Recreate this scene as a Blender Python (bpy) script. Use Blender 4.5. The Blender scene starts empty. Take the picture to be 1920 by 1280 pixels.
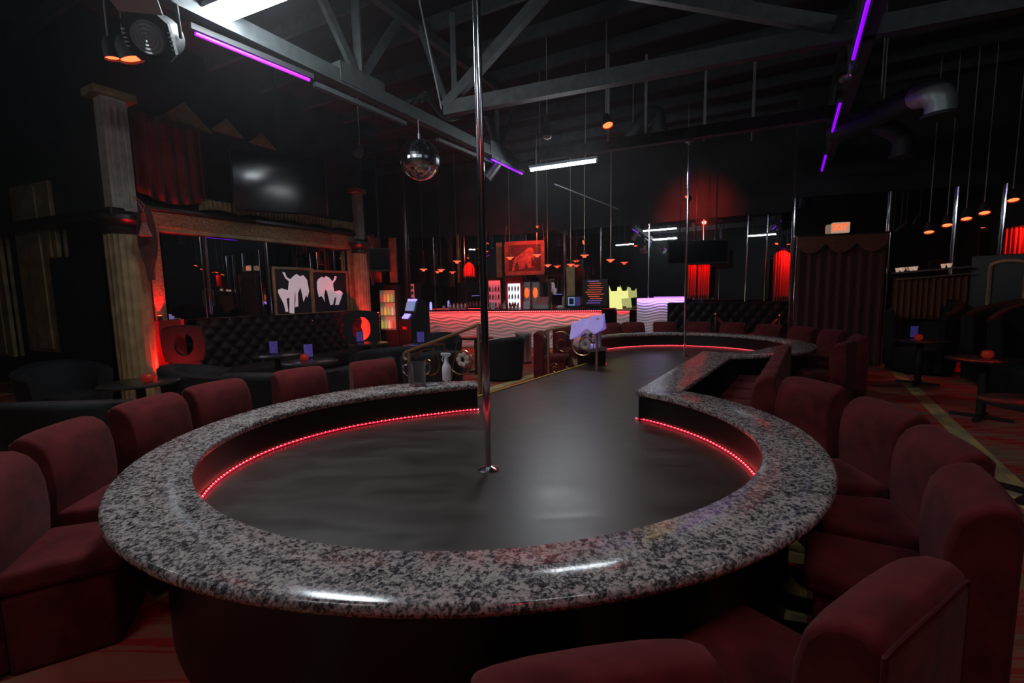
import bpy, bmesh, math, random
from mathutils import Vector, Matrix
PI = math.pi
random.seed(7)
S = bpy.context.scene
C = S.collection

# ------------------------------------------------------------------ camera
F, PITCH, ROLL, EYE = 853.0, 0.108, -0.019, 1.65
cp, sp, cr, sr = math.cos(PITCH), math.sin(PITCH), math.cos(ROLL), math.sin(ROLL)
cam_d = bpy.data.cameras.new('camera'); cam = bpy.data.objects.new('camera', cam_d); C.objects.link(cam)
cam_d.sensor_width = 36; cam_d.lens = F / 1920 * 36; cam_d.clip_start = 0.05; cam_d.clip_end = 100
right = Vector((cr, sr*sp, sr*cp)); up = Vector((-sr, cr*sp, cr*cp)); fw = Vector((0, cp, -sp))
cam.matrix_world = Matrix(((right.x, up.x, -fw.x, 0), (right.y, up.y, -fw.y, 0), (right.z, up.z, -fw.z, EYE), (0, 0, 0, 1)))
S.camera = cam

# ------------------------------------------------------------------ world, exposure
w = bpy.data.worlds.new('dark_room'); S.world = w; w.use_nodes = True
w.node_tree.nodes['Background'].inputs[0].default_value = (0.5, 0.55, 0.6, 1)
w.node_tree.nodes['Background'].inputs[1].default_value = 0.0
vol = w.node_tree.nodes.new('ShaderNodeVolumeScatter'); vol.inputs['Density'].default_value = 0.0022; vol.inputs['Anisotropy'].default_value = 0.72; vol.inputs['Color'].default_value = (0.9, 0.95, 1.0, 1)   # thin club haze
w.node_tree.links.new(vol.outputs[0], w.node_tree.nodes['World Output'].inputs['Volume'])
vs = S.view_settings
vs.view_transform = 'Standard'; vs.look = 'None'; vs.gamma = 1; vs.use_curve_mapping = False
vs.exposure = 0.0
TUBE = 200.0        # radiance of a white fluorescent tube
cy = S.cycles
try:
    cy.max_bounces = 7; cy.diffuse_bounces = 2; cy.glossy_bounces = 5; cy.volume_bounces = 0; cy.transmission_bounces = 6
    cy.sample_clamp_indirect = 4; cy.use_denoising = True; cy.caustics_reflective = False; cy.caustics_refractive = False
except Exception: pass

# ------------------------------------------------------------------ picture -> place helpers (surveying)
def ray(x, y):
    u = x-960; v = -(y-640); u2 = cr*u - sr*v; v2 = sr*u + cr*v
    return Vector((u2, F*cp + v2*sp, -F*sp + v2*cp))
def onz(x, y, z):
    d = ray(x, y); return Vector((0, 0, EYE)) + d*((z-EYE)/d.z)
def at(x, y, Y):
    d = ray(x, y); return Vector((0, 0, EYE)) + d*(Y/d.y)
def onwall(x, y, A, B):
    d = ray(x, y); n = Vector((-(B[1]-A[1]), B[0]-A[0], 0)); t = n.dot(Vector((A[0], A[1], 0)))/n.dot(d)
    return Vector((0, 0, EYE)) + d*t

# ------------------------------------------------------------------ materials
def mat(name, col=(0.5, 0.5, 0.5), rough=0.6, metal=0.0, emit=None, es=0.0, trans=0.0, noise=0.0, nscale=8.0, bump=0.0, bscale=40.0, sheen=0.0, spec=0.5, coat=0.0, ior=1.45, alpha=1.0):
    m = bpy.data.materials.new(name); m.use_nodes = True
    nt = m.node_tree; b = nt.nodes['Principled BSDF']
    b.inputs['Base Color'].default_value = (*col, 1); b.inputs['Roughness'].default_value = rough
    b.inputs['Metallic'].default_value = metal; b.inputs['Specular IOR Level'].default_value = spec
    b.inputs['Transmission Weight'].default_value = trans; b.inputs['IOR'].default_value = ior
    b.inputs['Sheen Weight'].default_value = sheen; b.inputs['Coat Weight'].default_value = coat
    b.inputs['Alpha'].default_value = alpha
    if emit: b.inputs['Emission Color'].default_value = (*emit, 1); b.inputs['Emission Strength'].default_value = es
    if noise or bump:
        tc = nt.nodes.new('ShaderNodeTexCoord')
    if noise:
        n = nt.nodes.new('ShaderNodeTexNoise'); n.inputs['Scale'].default_value = nscale; n.inputs['Detail'].default_value = 5
        nt.links.new(tc.outputs['Object'], n.inputs['Vector'])
        r = nt.nodes.new('ShaderNodeValToRGB')
        r.color_ramp.elements[0].position = 0.3; r.color_ramp.elements[1].position = 0.7
        r.color_ramp.elements[0].color = (*[c*(1-noise) for c in col], 1); r.color_ramp.elements[1].color = (*[min(1, c*(1+noise)) for c in col], 1)
        nt.links.new(n.outputs['Fac'], r.inputs['Fac']); nt.links.new(r.outputs['Color'], b.inputs['Base Color'])
    if bump:
        n2 = nt.nodes.new('ShaderNodeTexNoise'); n2.inputs['Scale'].default_value = bscale; n2.inputs['Detail'].default_value = 4
        nt.links.new(tc.outputs['Object'], n2.inputs['Vector'])
        bp = nt.nodes.new('ShaderNodeBump'); bp.inputs['Strength'].default_value = bump; bp.inputs['Distance'].default_value = 0.01
        nt.links.new(n2.outputs['Fac'], bp.inputs['Height']); nt.links.new(bp.outputs['Normal'], b.inputs['Normal'])
    return m

def granite_mat():
    m = mat('granite', rough=0.155, spec=0.5); nt = m.node_tree; b = nt.nodes['Principled BSDF']
    tc = nt.nodes.new('ShaderNodeTexCoord')
    n1 = nt.nodes.new('ShaderNodeTexNoise'); n1.inputs['Scale'].default_value = 62; n1.inputs['Detail'].default_value = 5; n1.inputs['Roughness'].default_value = 0.65; n1.inputs['Distortion'].default_value = 0.6
    n2 = nt.nodes.new('ShaderNodeTexNoise'); n2.inputs['Scale'].default_value = 14; n2.inputs['Detail'].default_value = 4
    mx = nt.nodes.new('ShaderNodeMath'); mx.operation = 'MULTIPLY_ADD'; mx.inputs[1].default_value = 0.25
    for n in (n1, n2): nt.links.new(tc.outputs['Object'], n.inputs['Vector'])
    nt.links.new(n2.outputs['Fac'], mx.inputs[0]); nt.links.new(n1.outputs['Fac'], mx.inputs[2])
    r = nt.nodes.new('ShaderNodeValToRGB'); e = r.color_ramp.elements
    e[0].position = 0.52; e[0].color = (0.035, 0.034, 0.04, 1)
    e[1].position = 0.68; e[1].color = (0.50, 0.43, 0.405, 1)
    k = e.new(0.60); k.color = (0.17, 0.16, 0.165, 1); k = e.new(0.80); k.color = (0.58, 0.52, 0.50, 1)
    nt.links.new(mx.outputs[0], r.inputs['Fac']); nt.links.new(r.outputs['Color'], b.inputs['Base Color'])
    return m

def carpet_mat():
    m = mat('carpet', rough=0.95, spec=0.1); nt = m.node_tree; b = nt.nodes['Principled BSDF']; L = nt.links
    tc = nt.nodes.new('ShaderNodeTexCoord'); mp = nt.nodes.new('ShaderNodeMapping'); mp.inputs['Rotation'].default_value = (0, 0, math.radians(33)); L.new(tc.outputs['Object'], mp.inputs['Vector'])
    # big patches, thin streaks, olive bands
    br = nt.nodes.new('ShaderNodeTexBrick'); br.offset = 0.37; br.inputs['Scale'].default_value = 1.6; br.inputs['Mortar Size'].default_value = 0.0; br.inputs['Bias'].default_value = -0.15
    br.inputs['Brick Width'].default_value = 0.9; br.inputs['Row Height'].default_value = 0.32
    br.inputs['Color1'].default_value = (0.50, 0.016, 0.02, 1); br.inputs['Color2'].default_value = (0.22, 0.15, 0.10, 1); L.new(mp.outputs[0], br.inputs['Vector'])
    mp2 = nt.nodes.new('ShaderNodeMapping'); mp2.inputs['Rotation'].default_value = (0, 0, math.radians(8)); mp2.inputs['Scale'].default_value = (0.22, 7, 1); L.new(tc.outputs['Object'], mp2.inputs['Vector'])
    no = nt.nodes.new('ShaderNodeTexNoise'); no.inputs['Scale'].default_value = 1.5; no.inputs['Detail'].default_value = 3; no.inputs['Distortion'].default_value = 0.6; L.new(mp2.outputs[0], no.inputs['Vector'])
    rp = nt.nodes.new('ShaderNodeValToRGB'); rp.color_ramp.interpolation = 'CONSTANT'; e = rp.color_ramp.elements
    e[0].position = 0; e[0].color = (0, 0, 0, 1); e[1].position = 0.56; e[1].color = (1, 1, 1, 1); k = e.new(0.42); k.color = (1, 1, 1, 1); k = e.new(0.49); k.color = (0, 0, 0, 1)
    L.new(no.outputs['Fac'], rp.inputs['Fac'])
    mx = nt.nodes.new('ShaderNodeMix'); mx.data_type = 'RGBA'; mx.inputs[7].default_value = (0.34, 0.26, 0.17, 1)
    mf = nt.nodes.new('ShaderNodeMath'); mf.operation = 'MULTIPLY'; mf.inputs[1].default_value = 0.4; L.new(rp.outputs[0], mf.inputs[0]); L.new(mf.outputs[0], mx.inputs[0]); L.new(br.outputs['Color'], mx.inputs[6])
    sx = nt.nodes.new('ShaderNodeSeparateXYZ'); L.new(mp.outputs[0], sx.inputs[0])
    md = nt.nodes.new('ShaderNodeMath'); md.operation = 'PINGPONG'; md.inputs[1].default_value = 0.75
    sh = nt.nodes.new('ShaderNodeMath'); sh.operation = 'ADD'; sh.inputs[1].default_value = 0.02; L.new(sx.outputs['X'], sh.inputs[0]); L.new(sh.outputs[0], md.inputs[0])
    lt = nt.nodes.new('ShaderNodeMath'); lt.operation = 'LESS_THAN'; lt.inputs[1].default_value = 0.085; L.new(md.outputs[0], lt.inputs[0])
    br2 = nt.nodes.new('ShaderNodeTexBrick'); br2.inputs['Scale'].default_value = 3.0; br2.inputs['Mortar Size'].default_value = 0.0
    br2.inputs['Color1'].default_value = (0.70, 0.50, 0.18, 1); br2.inputs['Color2'].default_value = (0.34, 0.31, 0.19, 1); br2.inputs['Brick Width'].default_value = 0.3; br2.inputs['Row Height'].default_value = 0.55; L.new(mp.outputs[0], br2.inputs['Vector'])
    mx2 = nt.nodes.new('ShaderNodeMix'); mx2.data_type = 'RGBA'; L.new(lt.outputs[0], mx2.inputs[0]); L.new(mx.outputs[2], mx2.inputs[6]); L.new(br2.outputs['Color'], mx2.inputs[7])
    L.new(mx2.outputs[2], b.inputs['Base Color'])
    return m

def stage_mat():
    m = mat('stage_deck', rough=0.3, spec=0.5, ior=1.75); nt = m.node_tree; b = nt.nodes['Principled BSDF']; L = nt.links
    tc = nt.nodes.new('ShaderNodeTexCoord'); mp = nt.nodes.new('ShaderNodeMapping'); mp.inputs['Rotation'].default_value = (0, 0, 0.5); mp.inputs['Scale'].default_value = (1, 3.2, 1); L.new(tc.outputs['Object'], mp.inputs[0])
    n = nt.nodes.new('ShaderNodeTexNoise'); n.inputs['Scale'].default_value = 1.8; n.inputs['Detail'].default_value = 8; n.inputs['Roughness'].default_value = 0.6; n.inputs['Distortion'].default_value = 0.8; L.new(mp.outputs[0], n.inputs['Vector'])
    r = nt.nodes.new('ShaderNodeValToRGB'); r.color_ramp.elements[0].position = 0.3; r.color_ramp.elements[1].position = 0.75
    r.color_ramp.elements[0].color = (0.026, 0.019, 0.015, 1); r.color_ramp.elements[1].color = (0.060, 0.046, 0.038, 1)
    L.new(n.outputs['Fac'], r.inputs[0]); L.new(r.outputs[0], b.inputs['Base Color'])
    mr = nt.nodes.new('ShaderNodeMapRange'); mr.inputs['From Min'].default_value = 0.3; mr.inputs['From Max'].default_value = 0.7; mr.inputs['To Min'].default_value = 0.32; mr.inputs['To Max'].default_value = 0.45; L.new(n.outputs['Fac'], mr.inputs[0]); L.new(mr.outputs[0], b.inputs['Roughness'])
    bp = nt.nodes.new('ShaderNodeBump'); bp.inputs['Strength'].default_value = 0.05; bp.inputs['Distance'].default_value = 0.01
    L.new(n.outputs['Fac'], bp.inputs['Height']); L.new(bp.outputs[0], b.inputs['Normal'])
    return m

M = {}
M['granite'] = granite_mat(); M['carpet'] = carpet_mat(); M['stage'] = stage_mat()
M['black'] = mat('black_paint', (0.012, 0.012, 0.013), 0.6, noise=0.3, nscale=6)
M['kneewall'] = mat('black_laminate', (0.004, 0.004, 0.0045), 0.4, noise=0.4, nscale=30)
M['ceil'] = mat('ceiling_black', (0.018, 0.019, 0.02), 0.8, noise=0.4, nscale=2)
M['joist'] = mat('joist_paint', (0.04, 0.045, 0.048), 0.7, noise=0.3)
M['truss'] = mat('truss_grey', (0.062, 0.070, 0.072), 0.55, noise=0.25, nscale=10)
M['velvet'] = mat('burgundy_velvet', (0.112, 0.0135, 0.0155), 0.9, sheen=0.06, noise=0.35, nscale=9, bump=0.25, bscale=14, spec=0.15)
M['velvet_pipe'] = mat('burgundy_piping', (0.09, 0.010, 0.016), 0.8)
M['tub'] = mat('black_upholstery', (0.009, 0.011, 0.012), 0.7, sheen=0.03, spec=0.3, noise=0.3, nscale=20, bump=0.2)
M['tuft'] = mat('tufted_black', (0.004, 0.0045, 0.005), 0.5, spec=0.3, bump=0.15)
M['crystal'] = mat('crystal_button', (0.8, 0.8, 0.85), 0.1, metal=1)
M['chrome'] = mat('chrome', (0.85, 0.86, 0.9), 0.14, metal=1)
M['steel'] = mat('brushed_steel', (0.62, 0.62, 0.64), 0.33, metal=1)
M['brass'] = mat('brass', (0.75, 0.52, 0.25), 0.25, metal=1)
M['brassdull'] = mat('dull_brass', (0.42, 0.30, 0.17), 0.4, metal=0.8)
M['yellow'] = mat('yellow_edging', (0.55, 0.38, 0.06), 0.4)
M['gold'] = mat('gold_paint', (0.36, 0.26, 0.13), 0.5, metal=0.3, noise=0.35, nscale=5, bump=0.2)
M['goldrelief'] = mat('gold_relief', (0.34, 0.20, 0.10), 0.45, metal=0.4, noise=0.5, nscale=25, bump=1.0, bscale=60)
M['goldcloth'] = mat('gold_satin', (0.30, 0.22, 0.10), 0.5, sheen=0.3, noise=0.4, nscale=12)
M['pilaster'] = mat('pale_pilaster', (0.42, 0.36, 0.30), 0.6, noise=0.2)
M['mirror'] = mat('mirror', (0.50, 0.52, 0.54), 0.01, metal=1)
M['darkwood'] = mat('dark_wood', (0.02, 0.015, 0.012), 0.35)
M['tabletop'] = mat('table_black', (0.02, 0.022, 0.022), 0.22, spec=0.6)
M['tube'] = mat('fluorescent_tube', (1, 1, 1), 0.5, emit=(0.86, 0.95, 1.0), es=TUBE)
M['tubedim'] = mat('fluorescent_tube_soft', (1, 1, 1), 0.5, emit=(0.86, 0.95, 1.0), es=38)
M['uv'] = mat('ultraviolet_tube', (0.3, 0.05, 0.6), 0.5, emit=(0.22, 0.0, 1.0), es=1.5)
M['uvhot'] = mat('ultraviolet_tube_bright', (0.3, 0.05, 0.6), 0.5, emit=(0.46, 0.0, 1.0), es=1.5)
M['fixture'] = mat('fixture_white', (0.35, 0.38, 0.40), 0.5)
M['led'] = mat('red_led', (0.5, 0.0, 0.0), 0.5, emit=(1.0, 0.03, 0.04), es=8)
M['ball'] = mat('mirror_tiles', (0.9, 0.92, 0.95), 0.12, metal=1)
M['dustytruss'] = M['truss']
M['leddot'] = mat('red_led_dot', (0.5, 0.1, 0.0), 0.5, emit=(1.0, 0.12, 0.09), es=20)
M['ledtape'] = mat('red_led_tape', (0.4, 0.0, 0.0), 0.5, emit=(1.0, 0.015, 0.06), es=1.6)
M['redlens'] = mat('red_lens', (0.5, 0, 0), 0.5, emit=(1.0, 0.07, 0.02), es=6)
M['redglow'] = mat('red_pendant_glow', (0.5, 0, 0), 0.5, emit=(1.0, 0.09, 0.04), es=2.2)
M['redcan'] = mat('candle_glass', (0.30, 0.015, 0.012), 0.25, emit=(1, 0.05, 0.02), es=0.08, spec=0.6)
M['redpaint'] = mat('red_paint', (0.5, 0.02, 0.02), 0.4)
M['drape'] = mat('red_drape', (0.40, 0.015, 0.012), 0.8, sheen=0.2)
M['curtain'] = mat('maroon_curtain', (0.095, 0.018, 0.014), 0.85, sheen=0.2, noise=0.25, nscale=20)
M['valance'] = mat('valance_fabric', (0.16, 0.045, 0.022), 0.85, noise=0.6, nscale=60)
M['wave'] = mat('wave_panel', (0.86, 0.85, 0.83), 0.5)
M['plasticw'] = mat('white_plastic', (0.75, 0.76, 0.82), 0.45)
M['clear'] = mat('clear_plastic', (0.85, 0.87, 0.92), 0.05, trans=0.94, ior=1.5, spec=0.8)
M['tassel'] = mat('pink_tassel', (0.40, 0.13, 0.11), 0.7, noise=0.4, nscale=40)
M['paper'] = mat('paper', (0.7, 0.72, 0.8), 0.7)
M['towel'] = mat('violet_glow_towel', (0.60, 0.52, 0.78), 0.9, sheen=0.2, noise=0.08, nscale=30, emit=(0.35, 0.25, 0.9), es=0.35)  # violet tint and emission stand for the cloth's glow under ultraviolet
M['uvcard'] = mat('violet_card', (0.12, 0.10, 0.35), 0.3, emit=(0.14, 0.09, 0.6), es=0.12, noise=0.9, nscale=70)
M['grey'] = mat('grey_metal', (0.25, 0.25, 0.26), 0.4, metal=0.7)
M['galv'] = mat('galvanised', (0.42, 0.47, 0.46), 0.45, metal=0.6, noise=0.15)
M['ductdark'] = mat('dark_duct', (0.03, 0.033, 0.034), 0.6)
M['screen'] = mat('screen_black', (0.006, 0.007, 0.008), 0.12, spec=0.5)
M['white'] = mat('glowing_white_print', (0.72, 0.66, 0.70), 0.6, emit=(0.75, 0.6, 0.68), es=0.36)  # brightness of the mirrored figures put in as glow
M['navy'] = mat('dark_print', (0.012, 0.013, 0.02), 0.5)
M['fridgelight'] = mat('fridge_light', (0.8, 0.8, 0.9), 0.5, emit=(0.75, 0.85, 1.0), es=1.6)
M['fridgered'] = mat('fridge_red_light', (0.6, 0.1, 0.1), 0.5, emit=(1.0, 0.10, 0.12), es=0.9)
M['fridgepink'] = mat('fridge_pink_light', (0.6, 0.2, 0.2), 0.5, emit=(1.0, 0.16, 0.24), es=0.45)
M['vendlight'] = mat('vending_light', (0.5, 0.5, 0.4), 0.5, emit=(0.7, 0.5, 0.3), es=0.12)
M['exitface'] = mat('exit_face', (0.75, 0.68, 0.6), 0.5, emit=(1.0, 0.62, 0.45), es=0.35)
M['exitred'] = mat('exit_letters', (0.8, 0.1, 0.02), 0.5, emit=(1.0, 0.12, 0.02), es=1.3)
M['screenblue'] = mat('screen_blue', (0.1, 0.2, 0.4), 0.4, emit=(0.25, 0.45, 0.8), es=0.5)
M['screenviolet'] = mat('screen_violet', (0.1, 0.1, 0.4), 0.4, emit=(0.35, 0.3, 1.0), es=1.6)
M['yellowsign'] = mat('yellow_lit_sign', (0.6, 0.6, 0.2), 0.5, emit=(0.85, 0.85, 0.28), es=0.95)
M['neon'] = mat('red_chalk', (0.6, 0.1, 0.05), 0.5, emit=(1.0, 0.16, 0.06), es=0.5)
M['neonb'] = mat('violet_chalk', (0.3, 0.2, 0.6), 0.5, emit=(0.5, 0.25, 1.0), es=0.4)
M['art'] = mat('red_lit_picture', (0.50, 0.14, 0.09), 0.6, noise=0.5, nscale=9)
M['artdark'] = mat('picture_ground', (0.12, 0.03, 0.025), 0.6, noise=0.4, nscale=6)
M['artframe'] = mat('picture_frame_wood', (0.35, 0.10, 0.05), 0.5, noise=0.3)
M['silver'] = mat('silver_panel', (0.55, 0.53, 0.53), 0.35, metal=0.6)
M['lens'] = mat('fresnel_lens', (0.22, 0.23, 0.24), 0.15, spec=0.6, metal=0.2)
M['door'] = mat('barn_door_grey', (0.45, 0.43, 0.44), 0.5, metal=0.3)
M['wire'] = mat('wire_grey', (0.30, 0.32, 0.33), 0.5)
M['rope'] = mat('red_rope', (0.35, 0.02, 0.02), 0.8)
M['purpleled'] = mat('violet_led', (0.4, 0.2, 0.8), 0.5, emit=(0.62, 0.22, 1.0), es=2.4)
GLOW_CANS = [mat('can_%s' % n, c, 0.4, emit=c, es=0.4) for n, c in (('yellow', (0.8, 0.6, 0.1)), ('red', (0.8, 0.08, 0.06)), ('green', (0.35, 0.6, 0.15)), ('orange', (0.9, 0.3, 0.12)), ('cream', (0.8, 0.6, 0.45)))]  # emission in the cans stands in for the vending machine's inner light
BOT = [mat('bottle_%s' % n, c, 0.2, spec=0.7) for n, c in (('amber', (0.25, 0.08, 0.02)), ('clear', (0.5, 0.45, 0.5)), ('green', (0.03, 0.12, 0.04)), ('red', (0.4, 0.03, 0.03)))]

# ------------------------------------------------------------------ mesh builder
class MB:
    def __init__(s): s.v = []; s.f = []
    def add(s, vs_, fs): o = len(s.v); s.v += [tuple(p) for p in vs_]; s.f += [tuple(i+o for i in q) for q in fs]; return s
    def box(s, c, d, rz=0, rx=0, ry=0):
        R = Matrix.Rotation(rz, 3, 'Z') @ Matrix.Rotation(ry, 3, 'Y') @ Matrix.Rotation(rx, 3, 'X'); c = Vector(c)
        p = [c + R @ Vector((x*d[0]/2, y*d[1]/2, z*d[2]/2)) for x in (-1, 1) for y in (-1, 1) for z in (-1, 1)]
        return s.add(p, [(0, 1, 3, 2), (4, 6, 7, 5), (0, 4, 5, 1), (2, 3, 7, 6), (0, 2, 6, 4), (1, 5, 7, 3)])
    def bar(s, a, b, wd, ht, upv=(0, 0, 1)):
        a = Vector(a); b = Vector(b); d = (b-a).normalized(); x = d.cross(Vector(upv))
        if x.length < 1e-4: x = d.cross(Vector((1, 0, 0)))
        x.normalize(); y = x.cross(d)
        p = [q + x*(i*wd/2) + y*(j*ht/2) for q in (a, b) for i, j in ((-1, -1), (1, -1), (1, 1), (-1, 1))]
        return s.add(p, [(0, 1, 2, 3), (7, 6, 5, 4), (0, 4, 5, 1), (1, 5, 6, 2), (2, 6, 7, 3), (3, 7, 4, 0)])
    def tube(s, path, r, n=8, close=False, caps=True):
        path = [Vector(p) for p in path]; m = len(path); rs = r if isinstance(r, (list, tuple)) else [r]*m
        ref = None; rings = []
        for i, p in enumerate(path):
            a = path[(i-1) % m] if (close or i > 0) else p; b = path[(i+1) % m] if (close or i < m-1) else p
            d = (b-a).normalized() if (b-a).length > 1e-9 else Vector((0, 0, 1))
            if ref is None: ref = d.orthogonal().normalized()
            x = (ref - d*ref.dot(d))
            x = x.normalized() if x.length > 1e-6 else d.orthogonal().normalized()
            ref = x; y = d.cross(x)
            rings.append([p + (x*math.cos(t) + y*math.sin(t))*rs[i] for t in [2*PI*k/n for k in range(n)]])
        vs_ = [q for R_ in rings for q in R_]; fs = []
        for i in range(m if close else m-1):
            j = (i+1) % m
            for k in range(n): fs.append((i*n+k, i*n+(k+1) % n, j*n+(k+1) % n, j*n+k))
        if not close and caps: fs.append(tuple(range(n-1, -1, -1))); fs.append(tuple((m-1)*n+k for k in range(n)))
        return s.add(vs_, fs)
    def lathe(s, prof, n=24, c=(0, 0, 0), flute=None):
        c = Vector(c); vs_ = []
        for r, z in prof:
            for k in range(n):
                t = 2*PI*k/n; rr = r*(flute(t) if flute and r > 0.02 else 1)
                vs_.append(c + Vector((rr*math.cos(t), rr*math.sin(t), z)))
        fs = []
        for i in range(len(prof)-1):
            for k in range(n): fs.append((i*n+k, i*n+(k+1) % n, (i+1)*n+(k+1) % n, (i+1)*n+k))
        if prof[0][0] > 1e-4: fs.append(tuple(range(n-1, -1, -1)))
        if prof[-1][0] > 1e-4: fs.append(tuple((len(prof)-1)*n+k for k in range(n)))
        return s.add(vs_, fs)
    def prism(s, poly, z0, z1):
        n = len(poly); vs_ = [(x, y, z0) for x, y in poly] + [(x, y, z1) for x, y in poly]
        fs = [tuple(range(n-1, -1, -1)), tuple(range(n, 2*n))] + [(i, (i+1) % n, n+(i+1) % n, n+i) for i in range(n)]
        return s.add(vs_, fs)
    def plate(s, poly, y0, y1):       # polygon in local x,z, thickness along y
        n = len(poly); vs_ = [(x, y0, z) for x, z in poly] + [(x, y1, z) for x, z in poly]
        fs = [tuple(range(n)), tuple(range(2*n-1, n-1, -1))] + [(i, n+i, n+(i+1) % n, (i+1) % n) for i in range(n)]
        return s.add(vs_, fs)
    def grid(s, fn, nu, nv):
        vs_ = [fn(i/nu, j/nv) for i in range(nu+1) for j in range(nv+1)]
        return s.add(vs_, [(i*(nv+1)+j, (i+1)*(nv+1)+j, (i+1)*(nv+1)+j+1, i*(nv+1)+j+1) for i in range(nu) for j in range(nv)])
    def sphere(s, c, r, n=12, m=8, sq=(1, 1, 1)):
        c = Vector(c)
        prof = [(math.sin(PI*j/m), -math.cos(PI*j/m)) for j in range(m+1)]
        vs_ = [c + Vector((q*math.cos(2*PI*k/n)*r*sq[0], q*math.sin(2*PI*k/n)*r*sq[1], z*r*sq[2])) for q, z in prof for k in range(n)]
        return s.add(vs_, [(i*n+k, i*n+(k+1) % n, (i+1)*n+(k+1) % n, (i+1)*n+k) for i in range(m) for k in range(n)])
    def build(s, name, m, parent=None, bevel=0, seg=2, smooth=40, solid=0, subsurf=0):
        me = bpy.data.meshes.new(name); me.from_pydata(s.v, [], s.f)
        bm = bmesh.new(); bm.from_mesh(me); bmesh.ops.remove_doubles(bm, verts=bm.verts, dist=1e-5)
        bmesh.ops.recalc_face_normals(bm, faces=bm.faces)
        for f in bm.faces: f.smooth = smooth > 0
        bm.to_mesh(me); bm.free()
        me.materials.append(M[m] if isinstance(m, str) else m)
        if smooth: me.set_sharp_from_angle(angle=math.radians(smooth))
        o = bpy.data.objects.new(name, me); C.objects.link(o)
        if parent: o.parent = parent
        if solid: q = o.modifiers.new('solid', 'SOLIDIFY'); q.thickness = solid
        if bevel: q = o.modifiers.new('bevel', 'BEVEL'); q.width = bevel; q.segments = seg; q.limit_method = 'ANGLE'; q.angle_limit = math.radians(40)
        if subsurf: q = o.modifiers.new('sub', 'SUBSURF'); q.levels = subsurf; q.render_levels = subsurf
        return o

def tag(o, label, cat, group=None):
    o['label'] = label; o['category'] = cat
    if group: o['group'] = group
    return o
def thing(name, label, cat, loc=(0, 0, 0), rz=0, group=None):
    o = bpy.data.objects.new(name, None); o.empty_display_size = 0.1; C.objects.link(o); o.location = loc; o.rotation_euler = (0, 0, rz)
    return tag(o, label, cat, group)
def copy_tree(o, parent=None):
    c = o.copy(); C.objects.link(c)
    if parent: c.parent = parent
    for ch in [q for q in C.objects if q.parent == o]: copy_tree(ch, c)
    return c
def dup(o, loc, rz, label, group=None):
    c = copy_tree(o); c.location = loc; c.rotation_euler = (0, 0, rz); c['label'] = label
    if group: c['group'] = group
    return c
def struct(o): o['kind'] = 'structure'; return o
def lamp(name, kind, parent, loc, energy, col, size=0.1, direction=None, spot=60, blend=1.0, size_y=None):
    d = bpy.data.lights.new(name, kind); d.energy = energy; d.color = col
    if kind == 'AREA':
        d.size = size
        if size_y: d.shape = 'RECTANGLE'; d.size_y = size_y
    else: d.shadow_soft_size = size
    if kind == 'SPOT': d.spot_size = math.radians(spot); d.spot_blend = blend
    o = bpy.data.objects.new(name, d); C.objects.link(o); o.location = loc
    if direction is not None: o.rotation_euler = Vector(direction).to_track_quat('-Z', 'Y').to_euler()
    if parent: o.parent = parent
    return o

# ------------------------------------------------------------------ the room
def zk(z): return EYE + (z-EYE)*1.2
KW = 1.2
LA, LB = (-4.66*KW, 6.20*KW), (-3.05*KW, 9.18*KW)          # left mirror wall (line on the plan)
RW = [(5.97, 9.78), (9.75, 8.62)]              # mirror wall behind the curtain
BW = [(-6.2, 15.6), (0.44, 14.9), (7.3, 11.35)]  # back mirror wall, bent in plan
o = MB().box((0, 7, -0.05), (30, 26, 0.1)).build('floor', 'carpet'); struct(o)
o = MB().box((0, 7, 5.75), (30, 26, 0.1)).build('ceiling', 'ceil'); struct(o)
def wallbox(mb, a, b, z0, z1, th, off=0.0):
    a = Vector((a[0], a[1], 0)); b = Vector((b[0], b[1], 0)); d = (b-a).normalized(); n = Vector((-d.y, d.x, 0)) # left of a->b
    c = (a+b)/2 + n*(off+th/2)
    return mb.box((c.x, c.y, (z0+z1)/2), ((b-a).length, th, z1-z0), rz=math.atan2(d.y, d.x))
def panelled(name, pts, z0, z1, m, th=0.12):
    mb = MB()
    for a, b in zip(pts[:-1], pts[1:]): wallbox(mb, a, b, z0, z1, th)
    return struct(mb.build(name, m, smooth=0))
panelled('wall_back', BW, 0.0, 3.5, 'mirror')
mb = MB()
for a, b in zip(BW[:-1], BW[1:]): wallbox(mb, a, b, 3.5, 5.7, 0.2, -0.06)
struct(mb.build('wall_back_upper', 'ceil', smooth=0))
panelled('wall_right', RW, 0.0, 3.5, 'mirror')
mb = MB(); wallbox(mb, RW[0], RW[1], 3.5, 5.7, 0.2, -0.06); struct(mb.build('wall_right_upper', 'ceil', smooth=0))
panelled('wall_left', [LA, LB], 0.9, zk(2.66), 'mirror')
mb = MB(); wallbox(mb, (-4.9*KW, 5.76*KW), (-2.93*KW, 9.40*KW), zk(2.66), 5.7, 0.2, 0.0); wallbox(mb, LA, LB, 0, 0.9, 0.12, 0.0)
struct(mb.build('wall_left_upper', 'ceil', smooth=0))
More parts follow.
